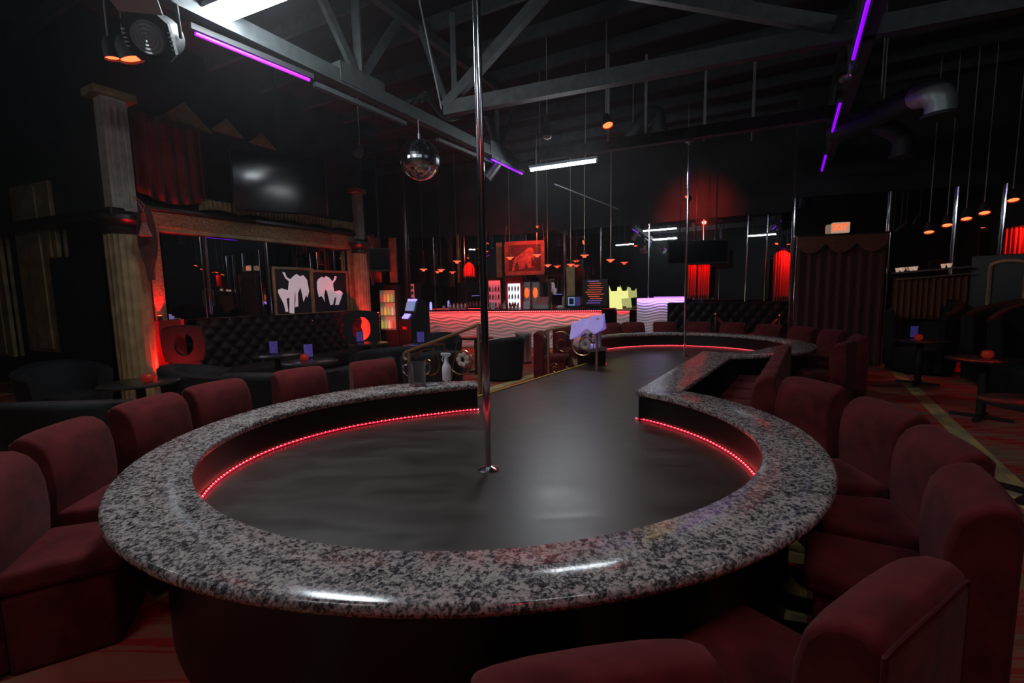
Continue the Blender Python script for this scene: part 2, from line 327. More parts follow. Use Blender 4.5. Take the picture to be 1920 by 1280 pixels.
# side return left of the fluted column, and the outer shell
SLA, SLB = (-9.5*KW, 7.55*KW), (-4.9*KW, 5.62*KW)
panelled('wall_side', [SLA, SLB], 0.0, zk(2.62), 'mirror')
mb = MB(); wallbox(mb, SLA, SLB, zk(2.62), 5.7, 0.2, 0.0); struct(mb.build('wall_side_upper', 'ceil', smooth=0))
mb = MB(); wallbox(mb, (-3.5, 11.3), (-6.2, 15.6), 0, 5.7, 0.2, 0.0); struct(mb.build('wall_far_left', 'black', smooth=0))
mb = MB(); wallbox(mb, (9.8, 8.7), (10.6, -4.5), 0, 5.7, 0.2, 0.0); struct(mb.build('wall_far_right', 'black', smooth=0))
mb = MB(); wallbox(mb, (10.6, -4.5), (-11.4, -4.5), 0, 5.7, 0.2, 0.0); struct(mb.build('wall_rear', 'black', smooth=0))
mb = MB(); wallbox(mb, (-11.4, -4.5), (-11.4, 9.1), 0, 5.7, 0.2, 0.0); struct(mb.build('wall_near_left', 'black', smooth=0))
# chrome strips over the mirror joints
tn = [0]
def trim(px, ytop, ybot, A, B, r=0.022, m='chrome'):
    a = onwall(px, ytop, A, B); z0 = max(0.02, onwall(px, ybot, A, B).z); tn[0] += 1
    d = Vector((B[0]-A[0], B[1]-A[1], 0)).normalized(); n = Vector((d.y, -d.x, 0))
    a2 = a + n*0.03
    o = MB().tube([(a2.x, a2.y, z0), (a2.x, a2.y, min(a.z, 3.49))], r, 8).build('trim_%d' % tn[0], m); struct(o)
for px, y1 in ((1218, 412), (1320, 407), (1403, 404), (1440, 402)): trim(px, y1, 640, BW[1], BW[2])
for px, y1 in ((1127, 425), (1058, 428), (985, 435)): trim(px, y1, 600, BW[1], BW[2], 0.018)
for px, y1 in ((870, 440), (812, 443)): trim(px, y1, 600, BW[0], BW[1], 0.018)
for px, y1 in ((1490, 368), (1671, 356), (1797, 347), (1888, 343)): trim(px, y1, 690, RW[0], RW[1], 0.028)
for px in (382, 497): trim(px, 434 if px < 400 else 446, 590, LA, LB, 0.014)

# ------------------------------------------------------------------ the stage
NC = Vector((-0.186, 3.0, 0)); FC = Vector((2.96, 7.757, 0))
OC = [1.8919, -0.0103, -0.0264, 0.1535, 0.0031, 0.0142, 0.017, -0.0061, 0.009]
IC = [1.574, 0.0191, -0.0113, 0.1177, 0.0409, -0.0251, 0.0044, 0.0107, -0.013]
def fr(c, t): return c[0] + sum(c[2*k-1]*math.cos(k*t) + c[2*k]*math.sin(k*t) for k in range(1, 5))
TI0, TI1 = math.radians(96.5), math.radians(360+38.0); TO1 = math.radians(360+30.3)
NI, NO = [], []
K = 110
for i in range(K+1):
    s_ = i/K; ti = TI0 + (TI1-TI0)*s_; to = TI0 + (TO1-TI0)*s_
    ri = fr(IC, ti); ro = fr(OC, to)
    dg = math.degrees(to)
    if dg < 125: ro = ro + (1.66-ro)*((125-dg)/29)**1.5
    if s_ < 0.05: ri = ri + (1.44-ri)*(1-s_/0.05)
    NI.append(NC + Vector((ri*math.cos(ti), ri*math.sin(ti), 0))); NO.append(NC + Vector((ro*math.cos(to), ro*math.sin(to), 0)))
NI[-1] = Vector((1.10, 4.01, 0)); NO[-1] = Vector((1.505, 3.98, 0))
fi = [onz(*q, .75) for q in ((1318, 657.6), (1367, 660.5), (1405, 657.3), (1438, 651.5), (1470, 645.5))]
for q in fi: q.z = 0
FI_, FO_ = [], []
K2 = 90
fi_t = [math.atan2((q-FC).y, (q-FC).x) for q in fi]; fi_r = [(q-FC).length for q in fi]
A0, A1 = fi_t[0], math.radians(203)
def far_r(t):
    for k in range(len(fi)-1):
        if fi_t[k] <= t <= fi_t[k+1]: return fi_r[k] + (fi_r[k+1]-fi_r[k])*(t-fi_t[k])/(fi_t[k+1]-fi_t[k])
    if t > fi_t[-1] and t < fi_t[-1]+0.15: return fi_r[-1] + (1.58-fi_r[-1])*(t-fi_t[-1])/0.15
    return 1.58
for i in range(K2+1):
    s_ = i/K2; t = A0 + (A1-A0)*s_; t2 = math.radians(-92) + (A1-math.radians(-92))*s_
    FI_.append(FC + Vector((math.cos(t), math.sin(t), 0))*far_r(t))
    ro = 1.80 + 0.13*min(1, max(0, (math.degrees(t2)+70)/50))
    FO_.append(FC + Vector((math.cos(t2), math.sin(t2), 0))*ro)
INN = NI + FI_; OUT = NO + FO_
def offs(path, d):   # offset a path to its right-hand side (outwards) by d
    res = []
    for i, p in enumerate(path):
        a = path[max(0, i-1)]; b = path[min(len(path)-1, i+1)]; t = (b-a).normalized(); res.append(p + Vector((t.y, -t.x, 0))*d)
    return res
def band(inn, out, sec):
    mb = MB(); n = len(sec); vs_ = []
    for a, b in zip(inn, out):
        d = b-a; L_ = d.length; d = d/L_
        for f_, o_, z in sec: q = a + d*(f_*L_ + o_); vs_.append((q.x, q.y, z))
    m = len(inn); fs = [(i*n+k, i*n+(k+1) % n, (i+1)*n+(k+1) % n, (i+1)*n+k) for i in range(m-1) for k in range(n)]
    fs += [tuple(range(n)), tuple((m-1)*n+k for k in range(n-1, -1, -1))]
    return mb.add(vs_, fs)
bull = [(1, -0.022+0.022*math.cos(a), 0.726+0.024*math.sin(a)) for a in [math.radians(x) for x in range(90, -91, -30)]]
sec = [(0, 0.008, 0.75)] + bull + [(0, 0.008, 0.702), (0, 0.0, 0.710), (0, 0.0, 0.742)]
gc = band(INN, OUT, sec).build('granite_counter', 'granite', smooth=50)
tag(gc, 'speckled grey granite counter looping round both stage circles and the runway', 'counter')
st = thing('dance_stage', 'raised dark dance stage of two circles joined by a runway', 'stage', (0, 0, 0))
WI = offs(INN, 0.03); WO = offs(INN, 0.14)
WO[-1] = WO[-2].lerp(WI[-1], 0.0) if False else WO[-1]
band(WI, WO, [(0, 0, 0.44), (0, 0, 0.703), (1, 0, 0.703), (1, 0, 0.0), (0, 0, 0.0)]).build('knee_wall', 'kneewall', st, smooth=60)
deck = [(p.x, p.y) for p in offs(INN, 0.02)]
ye, ys = onz(1094, 683.75, .48), onz(900.6, 742.3, .48)
dirY = (ye-ys).normalized(); ys2 = ys - dirY*0.35; ye2 = ye + dirY*0.12
deck += [(ye2.x, ye2.y), (ys2.x, ys2.y)]
MB().prism(deck, 0.40, 0.48).build('deck', 'stage', st, smooth=0)
MB().prism([(x*1.0, y) for x, y in deck], 0.0, 0.395).build('base', 'kneewall', st, smooth=0)
MB().bar(ys2 + Vector((0, 0, -0.004)), ye2 + Vector((0, 0, -0.004)), 0.035, 0.03).build('edge_trim', 'yellow', st)
def strip(path, name):
    tape = [Vector((p.x, p.y, 0.492)) for p in path]
    MB().tube(tape, 0.006, 6).build(name, 'ledtape', st)
    mb = MB(); acc = 0; last = tape[0]
    for a, b in zip(tape[:-1], tape[1:]):
        L_ = (b-a).length; pos = acc
        while pos < L_:
            q = a.lerp(b, pos/L_); q = q + Vector((0, 0, 0.001))
            mb.add([q+Vector(v)*0.0075 for v in ((1, 0, 0), (0, 1, 0), (-1, 0, 0), (0, -1, 0), (0, 0, 1), (0, 0, -1))], [(0, 1, 4), (1, 2, 4), (2, 3, 4), (3, 0, 4), (1, 0, 5), (2, 1, 5), (3, 2, 5), (0, 3, 5)]); pos += 0.036
        acc = pos - L_
    o = mb.build('led_lights', 'leddot', st, smooth=0); o['kind'] = 'stuff'; return o
strip(offs(NI, 0.016), 'led_strip')
strip(offs(FI_, 0.016), 'led_strip')

# poles
def pole(loc, ztop, sleeve, label, r=0.0215):
    t = thing('dance_pole', label, 'pole', loc, group=None)
    z0 = loc[2]
    MB().tube([(0, 0, 0.0), (0, 0, sleeve or ztop-z0)], r, 24).build('tube', 'chrome', t)
    if sleeve: MB().tube([(0, 0, sleeve), (0, 0, ztop-z0)], r*1.12, 24).build('sleeve', 'chrome', t)
    MB().lathe([(0.072, 0), (0.072, 0.006), (0.055, 0.014), (0.032, 0.02), (r, 0.024)], 32).build('floor_flange', 'chrome', t)
    MB().lathe([(r*1.2, ztop-z0-0.06), (r*1.3, ztop-z0-0.02), (0.07, ztop-z0-0.015), (0.07, ztop-z0)], 24).build('ceiling_plate', 'steel', t)
    return t
P1 = onz(915.5, 880, .48)
pole(P1, 5.68, 0.30, 'tall chrome dance pole standing in the near stage circle')
P2 = onz(1283.3, 667.5, .48)
pole(P2, 4.09, None, 'chrome dance pole standing in the far stage circle', 0.021)

# ------------------------------------------------------------------ burgundy stage chairs
CH = 0.92
def make_chair():
    t = thing('stage_chair', 'x', 'chair')
    hw = 0.25
    prof = [(0.0, 0.03), (0.0, 0.55), (0.0, 0.86), (0.012, 0.905), (0.04, 0.92), (0.085, 0.915), (0.13, 0.885), (0.165, 0.83), (0.185, 0.74), (0.19, 0.60), (0.18, 0.47), (0.18, 0.03)]
    xs = [-1, -0.93, -0.8, -0.5, 0, 0.5, 0.8, 0.93, 1]
    mb = MB(); n = len(prof); vs_ = []
    for x in xs:
        sc = 1 - 0.035*abs(x)**5; bow = 0.012*(1-x*x)
        for y, z in prof:
            z2 = 0.45 + (z-0.45)*sc if z > 0.45 else z
            vs_.append((x*hw, y + (bow if y > 0.1 else -bow*0.6), z2))
    fs = [(i*n+k, (i+1)*n+k, (i+1)*n+(k+1) % n, i*n+(k+1) % n) for i in range(len(xs)-1) for k in range(n)]
    fs += [tuple(range(n)), tuple((len(xs)-1)*n+k for k in range(n-1, -1, -1))]
    mb.add(vs_, fs).build('backrest', 'velvet', t, bevel=0.022, seg=3, smooth=60)
    def taper(z0, z1, w0, w1, y0, y1):
        m_ = MB(); return m_.add([(-w0, y0, z0), (w0, y0, z0), (w1, y1, z0), (-w1, y1, z0), (-w0, y0, z1), (w0, y0, z1), (w1, y1, z1), (-w1, y1, z1)], [(3, 2, 1, 0), (4, 5, 6, 7), (0, 1, 5, 4), (1, 2, 6, 5), (2, 3, 7, 6), (3, 0, 4, 7)])
    taper(0.0, 0.368, 0.235, 0.185, 0.182, 0.56).build('seat_base', 'velvet', t, bevel=0.02, seg=2)
    taper(0.37, 0.48, 0.245, 0.195, 0.17, 0.60).build('seat_cushion', 'velvet', t, bevel=0.035, seg=4)
    pipe = [(x*hw*0.985, -0.006*(1-x*x) + 0.004, 0.45 + (0.888-0.45)*(1-0.035*abs(x)**5)) for x in xs]
    pipe = [(-hw*0.985, 0.004, 0.05)] + pipe + [(hw*0.985, 0.004, 0.05)]
    MB().tube(pipe, 0.005, 6).build('piping', 'velvet_pipe', t)
    return t
chair0 = make_chair(); used = [False]
def chair(p, face, label, group):
    global used
    f_ = Vector((face[0], face[1], 0)).normalized(); loc = Vector((p[0], p[1], 0)) - f_*0.06; rz = math.atan2(-f_.x, f_.y)
    if not used[0]: used[0] = True; chair0.location = loc; chair0.rotation_euler = (0, 0, rz); chair0['label'] = label; chair0['group'] = group; return chair0
    return dup(chair0, loc, rz, label, group)
def toward(c, p, k=0.0): d = Vector((c.x-p.x, c.y-p.y, 0)).normalized(); return Vector((d.x - k*d.y, d.y + k*d.x, 0))
G1 = 'burgundy chairs round the near stage circle'; G2 = 'burgundy chairs round the far stage circle'; G3 = 'burgundy chairs in a row beside the runway'
def rfix(p, c, r): d = Vector((p.x-c.x, p.y-c.y, 0)).normalized(); return Vector((c.x, c.y, 0)) + d*r
for (x, y), r, lab in (
    ((-5, 865), 2.47, 'burgundy velvet chair cut off by the left edge of the photo'),
    ((110, 795), 2.55, 'burgundy velvet chair nearest the left edge whose back shows whole'),
    ((275, 745), 2.57, 'burgundy velvet chair on the left in front of the fluted gold column'),
    ((400, 715), 2.60, 'burgundy velvet chair left of the granite counter, third back from the pitcher'),
    ((560, 690), 2.56, 'burgundy velvet chair in front of the two small round tables on the left'),
    ((700, 675), 2.52, 'burgundy velvet chair just left of the clear pitcher')):
    p = rfix(onz(x, y, CH), NC, r); chair(p, toward(NC, p), lab, G1)
for (x, y), r, lab in (
    ((1530, 712), 2.60, 'burgundy velvet chair right of the near circle, farthest back of the right arc'),
    ((1665, 755), 2.53, 'burgundy velvet chair right of the near circle, second from the back of its arc'),
    ((1775, 815), 2.45, 'burgundy velvet chair right of the near circle, middle of the right arc'),
    ((1830, 895), 2.37, 'burgundy velvet chair partly behind the big chair at lower right'),
    ((1675, 1085), 2.26, 'big burgundy velvet chair at lower right showing its piped rear edge'),
    ((1110, 1215), 2.20, 'burgundy velvet chair whose top alone rises at the bottom edge of the photo')):
    p = rfix(onz(x, y, CH), NC, r); chair(p, toward(NC, p), lab, G1)
ro_a, ro_b = Vector((1.505, 3.98, 0)), Vector((2.913, 6.083, 0)); rd = (ro_b-ro_a).normalized(); rn = Vector((rd.y, -rd.x, 0))
names5 = ['nearest of the row', 'second in the row', 'third in the row', 'fourth in the row', 'last of the row by the far circle']
for k, (x, y) in enumerate(((1412, 700), (1428, 681), (1437, 668), (1445, 656), (1450, 648))):
    q = ro_a + rd*(0.42 + 0.515*k) + rn*0.66
    chair(q, -rn, 'burgundy velvet chair beside the runway, ' + names5[k], G3)
for (x, y), r, lab in (
    ((1128, 603), 2.62, 'burgundy velvet chair behind the violet towel'),
    ((1184, 603), 2.62, 'burgundy velvet chair behind the far circle, first right of the towel'),
    ((1247, 603), 2.60, 'burgundy velvet chair behind the far circle just left of the far pole'),
    ((1312, 602), 2.62, 'burgundy velvet chair behind the far circle just right of the far pole'),
    ((1381, 603), 2.62, 'burgundy velvet chair between the two brass rope posts'),
    ((1446, 607), 2.55, 'burgundy velvet chair in front of the right brass rope post'),
    ((1507, 612), 2.48, 'burgundy velvet chair in front of the left side of the maroon curtain'),
    ((1560, 617), 2.52, 'burgundy velvet chair in front of the middle of the maroon curtain'),
    ((1590, 627), 2.45, 'burgundy velvet chair right of the far circle seen side on'),
    ((1535, 636), 2.30, 'burgundy velvet chair right of the far circle, nearest the viewer'),
    ((1012, 620), 2.55, 'burgundy velvet chair seen side on beside the brass rail and the steel bin'),
    ((1055, 611), 2.63, 'burgundy velvet chair behind the scrolls of the right brass rail')):
    p = rfix(onz(x, y, CH), FC, r); chair(p, toward(FC, p), lab, G2)

exec_later = []
# ------------------------------------------------------------------ ceiling: joists, trusses, tubes, lamps
jd = Vector((math.sin(math.radians(118)), math.cos(math.radians(118)), 0)); jn = Vector((-jd.y, jd.x, 0))
jmb = []
for k in range(-4, 14):
    c = Vector((1, 5, 5.6)) + jn*(k*0.95)
    a = c - jd*11; b = c + jd*11
    o = MB().bar(a, b, 0.07, 0.2).build('ceiling_joist', 'joist', smooth=0); struct(o); o.name = 'trim_%d' % (20+k)
TZ = 4.1
t1a, t1b = Vector((-5.0, 0.25, TZ)), onz(968, 316, TZ)
t2a, t2b = Vector((1.9, 2.0, TZ)), Vector((7.6, 11.4, TZ))
def truss(name, label, a, b, nodes, h=1.15, wd=0.06, ht=0.16, end=True):
    t = thing(name, label, 'truss')
    up_ = Vector((0, 0, 1))
    MB().bar(a + up_*ht/2, b + up_*ht/2, wd*2.2, ht).build('bottom_chord', 'truss', t, smooth=0)
    MB().bar(a + up_*h, b + up_*h, wd*1.6, ht*0.8).build('top_chord', 'truss', t, smooth=0)
    for s_ in nodes:
        q = a.lerp(b, s_) + up_*ht
        dd = (b-a).normalized()
        for k in (-0.62, 0, 0.62):
            MB().bar(q, q + dd*k*h + up_*(h-ht), wd, wd*1.6).build('web_strut', 'truss', t, smooth=0)
        MB().bar(q - dd*0.35 - up_*0.02, q + dd*0.35 - up_*0.02, wd*2.6, 0.22).build('gusset_plate', 'truss', t, smooth=0)
    return t
def par(p, a, b): d = b-a; return (p-a).dot(d)/d.dot(d)
q1 = onz(695, 172, TZ)
T1 = truss('roof_truss', 'grey steel roof truss running from upper left down to the mirror ball', t1a, t1b, [0.2, par(q1, t1a, t1b), 0.93], h=1.3)
# slotted end plate
T2 = truss('roof_truss', 'dark roof truss over the right side carrying the violet tubes', t2a, t2b, [0.12, 0.45, 0.8], h=1.3, wd=0.05)
T2['group'] = T1['group'] = 'roof trusses'
def onT(px, py, z=TZ): return onz(px, py, z)
c1a, c1b = onT(835, 218), onT(1438, 98)
T3 = thing('cross_beam', 'dark cross beam between the trusses with a tall W of struts, nearer one', 'beam', group='cross beams')
ext = (c1b-c1a).normalized()
MB().bar(c1a + Vector((0, 0, .09)), onT(1920, 18) + Vector((0, 0, .09)), 0.12, 0.18).build('bottom_chord', 'truss', T3, smooth=0)
apex = (c1a+c1b)/2 + Vector((-0.3, 0, 1.25))
n2 = onT(1560, 78) + Vector((0, 0, 0.15))
MB().bar(c1a + Vector((0, 0, .12)), apex, 0.10, 0.14).build('diagonal_strut', 'truss', T3, smooth=0)
MB().bar(apex, n2, 0.10, 0.14).build('diagonal_strut', 'truss', T3, smooth=0)
MB().bar(c1a + Vector((0.05, 0, .12)), c1a + Vector((-0.35, 0.25, 1.3)), 0.05, 0.08).build('diagonal_strut', 'truss', T3, smooth=0)
MB().bar(c1a.lerp(c1b, 0.04), c1a.lerp(c1b, 0.04) + Vector((0, 0, 1.3)), 0.05, 0.07).build('upright_strut', 'truss', T3, smooth=0)
for q_ in (): pass
T4 = thing('cross_beam', 'dark cross beam over the far circle holding the far pole', 'beam', group='cross beams')
MB().bar(onT(1010, 302) + Vector((0, 0, .09)), onT(1625, 214) + Vector((0, 0, .09)), 0.14, 0.18).build('bottom_chord', 'truss', T4, smooth=0)
for px in (1140, 1210, 1320, 1410):
    q = onT(px, 275); MB().bar(Vector((q.x, q.y, TZ+.1)), Vector((q.x, q.y, 5.6)), 0.035, 0.035).build('hanger_rod', 'wire', T4, smooth=0)
def smoothpts(pts, n=4):
    out = []
    for i in range(len(pts)-1):
        p0 = pts[max(0, i-1)]; p1 = pts[i]; p2 = pts[i+1]; p3 = pts[min(len(pts)-1, i+2)]
        for k in range(n):
            t = k/n; out.append(0.5*((2*p1) + (p2-p0)*t + (2*p0-5*p1+4*p2-p3)*t*t + (3*p1-p0-3*p2+p3)*t**3))
    return out + [pts[-1]]
# white fluorescent fixtures
def fluo(c, d, n, label, L_=1.2, group='white fluorescent lights', gap=0.11, tm='tube', rods=True):
    d = Vector(d).normalized(); x = Vector((d.y, -d.x, 0))
    t = thing('fluorescent_light', label, 'light', c, group=group)
    MB().bar(-d*(L_/2+.03) + Vector((0, 0, 0.05)), d*(L_/2+.03) + Vector((0, 0, 0.05)), 0.06+gap*(n-1)+0.06, 0.05).build('housing', 'fixture', t, bevel=0.005)
    if rods:
        for e_ in (-.35, .35): MB().tube([d*e_*L_ + Vector((0, 0, .07)), d*e_*L_ + Vector((0, 0, 5.7-c[2]))], .006, 6).build('hanging_rod', 'wire', t)
    for k in range(n):
        o_ = x*gap*(k-(n-1)/2)
        MB().tube([-d*L_/2 + o_, d*L_/2 + o_], 0.019, 12).build('tube', tm, t)
        for e_ in (-1, 1): MB().box(d*e_*(L_/2+.015) + o_ + Vector((0, 0, .015)), (0.03, 0.045, 0.07), rz=math.atan2(d.y, d.x)).build('lamp_holder', 'fixture', t)
    return t
cr_d = Vector((math.sin(math.radians(114)), math.cos(math.radians(114)), 0))
pF = onz(385, 41.5, 4.15)
fluo(pF + cr_d*0.64, cr_d, 2, 'bright twin fluorescent light at the top left corner of the ceiling', 1.25, gap=0.13)
fa, fb = onz(996, 319, 3.95), onz(1117, 302, 3.95)
fluo((fa+fb)/2, fb-fa, 1, 'bright single fluorescent tube hanging right of the mirror ball', (fb-fa).length)
for i, (x, y, n_) in enumerate(((-2.4, 0.4, 2), (0.9, 0.6, 2), (3.4, 1.6, 1), (-5.2, 3.4, 1))):
    fluo(Vector((x, y, 4.2)), cr_d, n_, ('fluorescent light above and left of the viewer', 'fluorescent light above the viewer', 'fluorescent light above the right arc of chairs', 'fluorescent light above the left lounge')[i], 1.2, tm='tubedim')
# violet tubes
def uvtube(a, b, label, m='uv'):
    c = (a+b)/2; t = thing('ultraviolet_tube', label, 'light', c, group='violet ultraviolet tubes')
    MB().tube([a-c, b-c], 0.017, 10).build('tube', m, t)
    d = (b-a).normalized(); mb = MB().bar(a-c-d*.04+Vector((0, 0, .045)), b-c+d*.04+Vector((0, 0, .045)), 0.06, 0.05); mb.build('housing', 'ductdark', t)
    return t
uvtube(onz(366, 63, 4.0), onz(580, 150, 4.0), 'violet tube below the left truss beside the bright twin light', 'uvhot')
uvtube(onz(922, 299, 4.0), onz(979, 326, 4.0), 'violet tube at the end of the left truss near the mirror ball')
uvtube(onz(1628, 3, 4.0), onz(1600, 110, 4.0), 'longest violet tube on the right truss, near the top edge')
uvtube(Vector((-4.9, 0.1, 4.0)), Vector((-4.3, 1.2, 4.0)), 'violet tube on the left truss above and left of the viewer', 'uvhot')
uvtube(onz(1575, 195, 4.0), onz(1561, 246, 4.0), 'middle violet tube on the right truss')
uvtube(onz(1548, 292, 3.86), onz(1541, 320, 3.86), 'lowest and smallest violet tube on the right truss')
# thin rails under the left truss and hanging wires
for a, b, lab in (((590, 158), (760, 232), 'thin empty light rail under the left truss, left of the mirror ball'), ((820, 262), (925, 305), 'thin empty light rail under the left truss behind the near pole')):
    A_, B_ = onz(*a, 4.0), onz(*b, 4.0); tag(MB().bar(A_, B_, 0.06, 0.05).build('light_rail', 'truss'), lab, 'rail', 'empty light rails')
for a, za, b, zb, lab in (((786, 0), 5.4, (828, 205), 4.2, 'steel brace wire above the mirror ball'), ((1380, -10), 5.4, (1545, 62), 4.25, 'steel brace wire at the top right of the near cross beam'), ((1040, 345), 3.9, (1160, 392), 3.75, 'dark cable beyond the single fluorescent tube')):
    A_, B_ = onz(*a, za), onz(*b, zb); tag(MB().tube([A_, B_], 0.012, 6).build('brace_wire', 'wire'), lab, 'wire', 'brace wires')
# fresnel spotlight
sc_ = at(284, 70, 3.4); t = thing('stage_spotlight', 'large black stage spotlight with round ribbed lens and raised grey flap', 'spotlight', sc_)
ax = Vector((0.22, -0.93, -0.55)).normalized()
Rm = ax.to_track_quat('Y', 'Z').to_matrix()
def R3(p): return Rm @ Vector(p)
mb = MB(); mb.tube([R3((0, -0.22, 0)), R3((0, 0.02, 0))], 0.135, 24); mb.build('body', 'ductdark', t)
mb = MB()
oct_ = [(-.14, -.09), (-.09, -.14), (.09, -.14), (.14, -.09), (.14, .09), (.09, .14), (-.09, .14), (-.14, .09)]
vs_ = [R3((x, 0.0, z)) for x, z in oct_] + [R3((x, 0.05, z)) for x, z in oct_]
mb.add(vs_, [tuple(range(7, -1, -1)), tuple(range(8, 16))] + [(i, (i+1) % 8, 8+(i+1) % 8, 8+i) for i in range(8)]); mb.build('front_frame', 'black', t)
prof = [(0.0, 0.095)] + [(0.012*k, 0.095 - 0.0022*k - (0.008 if k % 2 else 0)) for k in range(1, 9)] + [(0.105, 0.05)]
mb = MB()
n_ = 32; vs_ = [R3((r*math.cos(2*PI*k/n_), z, r*math.sin(2*PI*k/n_))) for r, z in prof for k in range(n_)]
mb.add(vs_, [(i*n_+k, i*n_+(k+1) % n_, (i+1)*n_+(k+1) % n_, (i+1)*n_+k) for i in range(len(prof)-1) for k in range(n_)]); mb.build('lens', 'lens', t)
mb = MB(); vs_ = [R3(p) for p in ((-.13, .05, .14), (.13, .05, .14), (.16, .17, .30), (-.16, .17, .30))]; mb.add(vs_, [(0, 1, 2, 3)]); mb.build('barn_door', 'door', t, solid=0.004, smooth=0)
mb = MB()
for sx_ in (-1, 1):
    for k in range(5): mb.tube([R3((sx_*.128, .053, -.06+.025*k)), R3((sx_*.15, .053, -.06+.025*k))], 0.004, 6)
mb.build('cooling_fins', 'steel', t)
MB().tube([R3((-.15, -.1, 0)), R3((-.17, -.12, .2)), R3((0, -.14, .3)), R3((.17, -.12, .2)), R3((.15, -.1, 0))], 0.012, 8).build('yoke', 'ductdark', t)
# red par lamps
def parlamp(p, label, r=0.07, energy=25, aim=(0, 0, -1), spot=80, m='redlens', group='red ceiling lamps', drop=0.25, light=True):
    aim = Vector(aim).normalized(); t = thing('red_ceiling_lamp', label, 'lamp', p, group=group)
    MB().tube([-aim*0.2, -aim*0.12, aim*0.0], [r*0.55, r, r*1.08], 16, caps=False).build('can', 'ductdark', t)
    MB().tube([-aim*0.03, -aim*0.02], r*0.98, 20).build('lens', m, t)
    MB().tube([-aim*0.18, -aim*0.18 + Vector((0, 0, 5.7 - p[2] + aim.z*0.18))], 0.008, 6).build('stem', 'wire', t)
    if light: lamp('red_light', 'SPOT', t, aim*0.02, energy, (1, 0.05, 0.03), r*0.6, aim, spot)
    return t
parlamp(at(249, 113, 4.6), 'larger glowing red lamp below the big spotlight', 0.095, 25, (0.25, 0.2, -1), 110)
parlamp(at(212, 111, 4.9), 'smaller glowing red lamp left of its brighter neighbour', 0.065, 30, (0.1, 0.1, -1), 100)
parlamp(at(667, 292, 8.0), 'red lamp seen edge on above the right fluted column', 0.09, 50, (-0.3, 0.15, -0.5), 70)
parlamp(at(1140, 236, 7.2), 'red lamp between the two cross beams above the far circle', 0.075, 25, (0.1, -0.4, -1), 90)
parlamp(at(1004, 430, 12.5), 'red lamp shining on the framed picture over the bar', 0.08, 110, (-0.25, 0.95, -0.28), 105)
parlamp(at(1290, 372, 10.6), 'red lamp shining on the black wall above the television', 0.07, 420, (0.5, 1.0, -0.05), 66)
# black downlight with pale rim and round cowl
t = thing('downlight', 'dark hanging can light with a pale unlit bulb left of the red lamp', 'lamp', at(1026, 256, 7.6))
MB().tube([(0, 0, 0.35), (0, 0, 0.1), (0, 0, 0.0)], [0.03, 0.075, 0.08], 16, caps=False).build('can', 'ductdark', t); MB().tube([(0, 0, .34), (0, 0, 5.7-t.location.z)], .008, 6).build('stem', 'wire', t); MB().sphere((0, 0, 0.0), 0.07, 16, 8, (1, 1, .6)).build('bulb', 'pilaster', t)
parlamp(Vector((0.6, -1.6, 3.9)), 'red lamp above and behind the viewer', 0.08, 35, (-0.05, 0.8, -1), 100)
# slotted end plate and loose cables on the left truss
pe = onz(905, 292, TZ); dT = (t1b-t1a).normalized()
t = thing('cable_bundle', 'loose dark cables looped over the truss joint above the mirror ball', 'cable', onz(825, 215, 4.2))
for k in range(4):
    MB().tube(smoothpts([Vector((-.5+.1*k, -.3, .05)), Vector((-.2, -.1+.05*k, .18+.05*k)), Vector((.05, .1, -.02)), Vector((.3, .1*k, .06)), Vector((.8, -.2+.12*k, -.03+.03*k))], 6), .012, 6).build('cable', 'ductdark', t)
# mirror ball
bc = at(787, 300, 6.75)
t = thing('mirror_ball', 'mirrored disco ball hanging under the left truss', 'mirror ball', bc)
mb = MB(); mb.sphere((0, 0, 0), 0.285, 44, 22); mb.build('ball', 'ball', t, smooth=0)
MB().tube([(0, 0, 0.28), (0, 0, 0.36)], 0.02, 10).build('cap', 'steel', t); MB().tube([(0, 0, 0.36), (0, 0, TZ-bc.z)], 0.007, 6).build('chain', 'steel', t)
# small spot right of near pole
t = thing('clip_spotlight', 'small silver clip spotlight hanging behind the near pole', 'spotlight', at(922, 322, 8.6))
MB().tube([(0.12, 0, 0.14), (-0.10, 0, -0.10)], [0.07, 0.10], 14).build('can', 'steel', t); MB().tube([(0.05, 0, .05), (.16, 0, .1), (.2, 0, .25)], 0.01, 6).build('bracket', 'wire', t)
# ducts
def duct(name, label, pts, r, m, parts):
    t = thing(name, label, 'duct', pts[0], group='air ducts'); o = pts[0]
    P = [p-o for p in pts]
    MB().tube(P[:parts], r, 20).build('straight_duct', 'ductdark', t, smooth=50)
    MB().tube(P[parts-1:], r*1.02, 20, caps=False).build('elbow', m, t, smooth=50)
    MB().tube([(P[1].x, P[1].y, P[1].z), (P[1].x, P[1].y, 5.7-o.z)], .01, 6).build('hanger', 'wire', t)
    e = P[-1]; MB().tube([e, e + Vector((0, 0, -0.04))], r*1.25, 20).build('outlet_collar', 'ductdark', t)
    return t
e1 = [at(1560, 250, 7.4), at(1650, 212, 6.8), at(1722, 180, 6.2)] + smoothpts([at(1722, 180, 6.2), at(1752, 176, 5.95), at(1764, 192, 5.9), at(1763, 214, 5.9)])[1:]
duct('air_duct', 'big round duct at upper right with a pale elbow turning down', e1, 0.155, 'galv', 3)
e2 = smoothpts([at(1648, 234, 7.6), at(1680, 247, 7.4), at(1693, 262, 7.3), at(1691, 290, 7.3)])
duct('air_duct', 'smaller dim duct elbow below the big duct', e2, 0.13, 'ductdark', 3)
e3 = smoothpts([at(1180, 260, 9.4), at(1215, 215, 9.2), at(1232, 215, 9.2), at(1236, 245, 9.2)])
duct('air_duct', 'faint duct elbow behind the far cross beam', e3, 0.13, 'ductdark', 3)
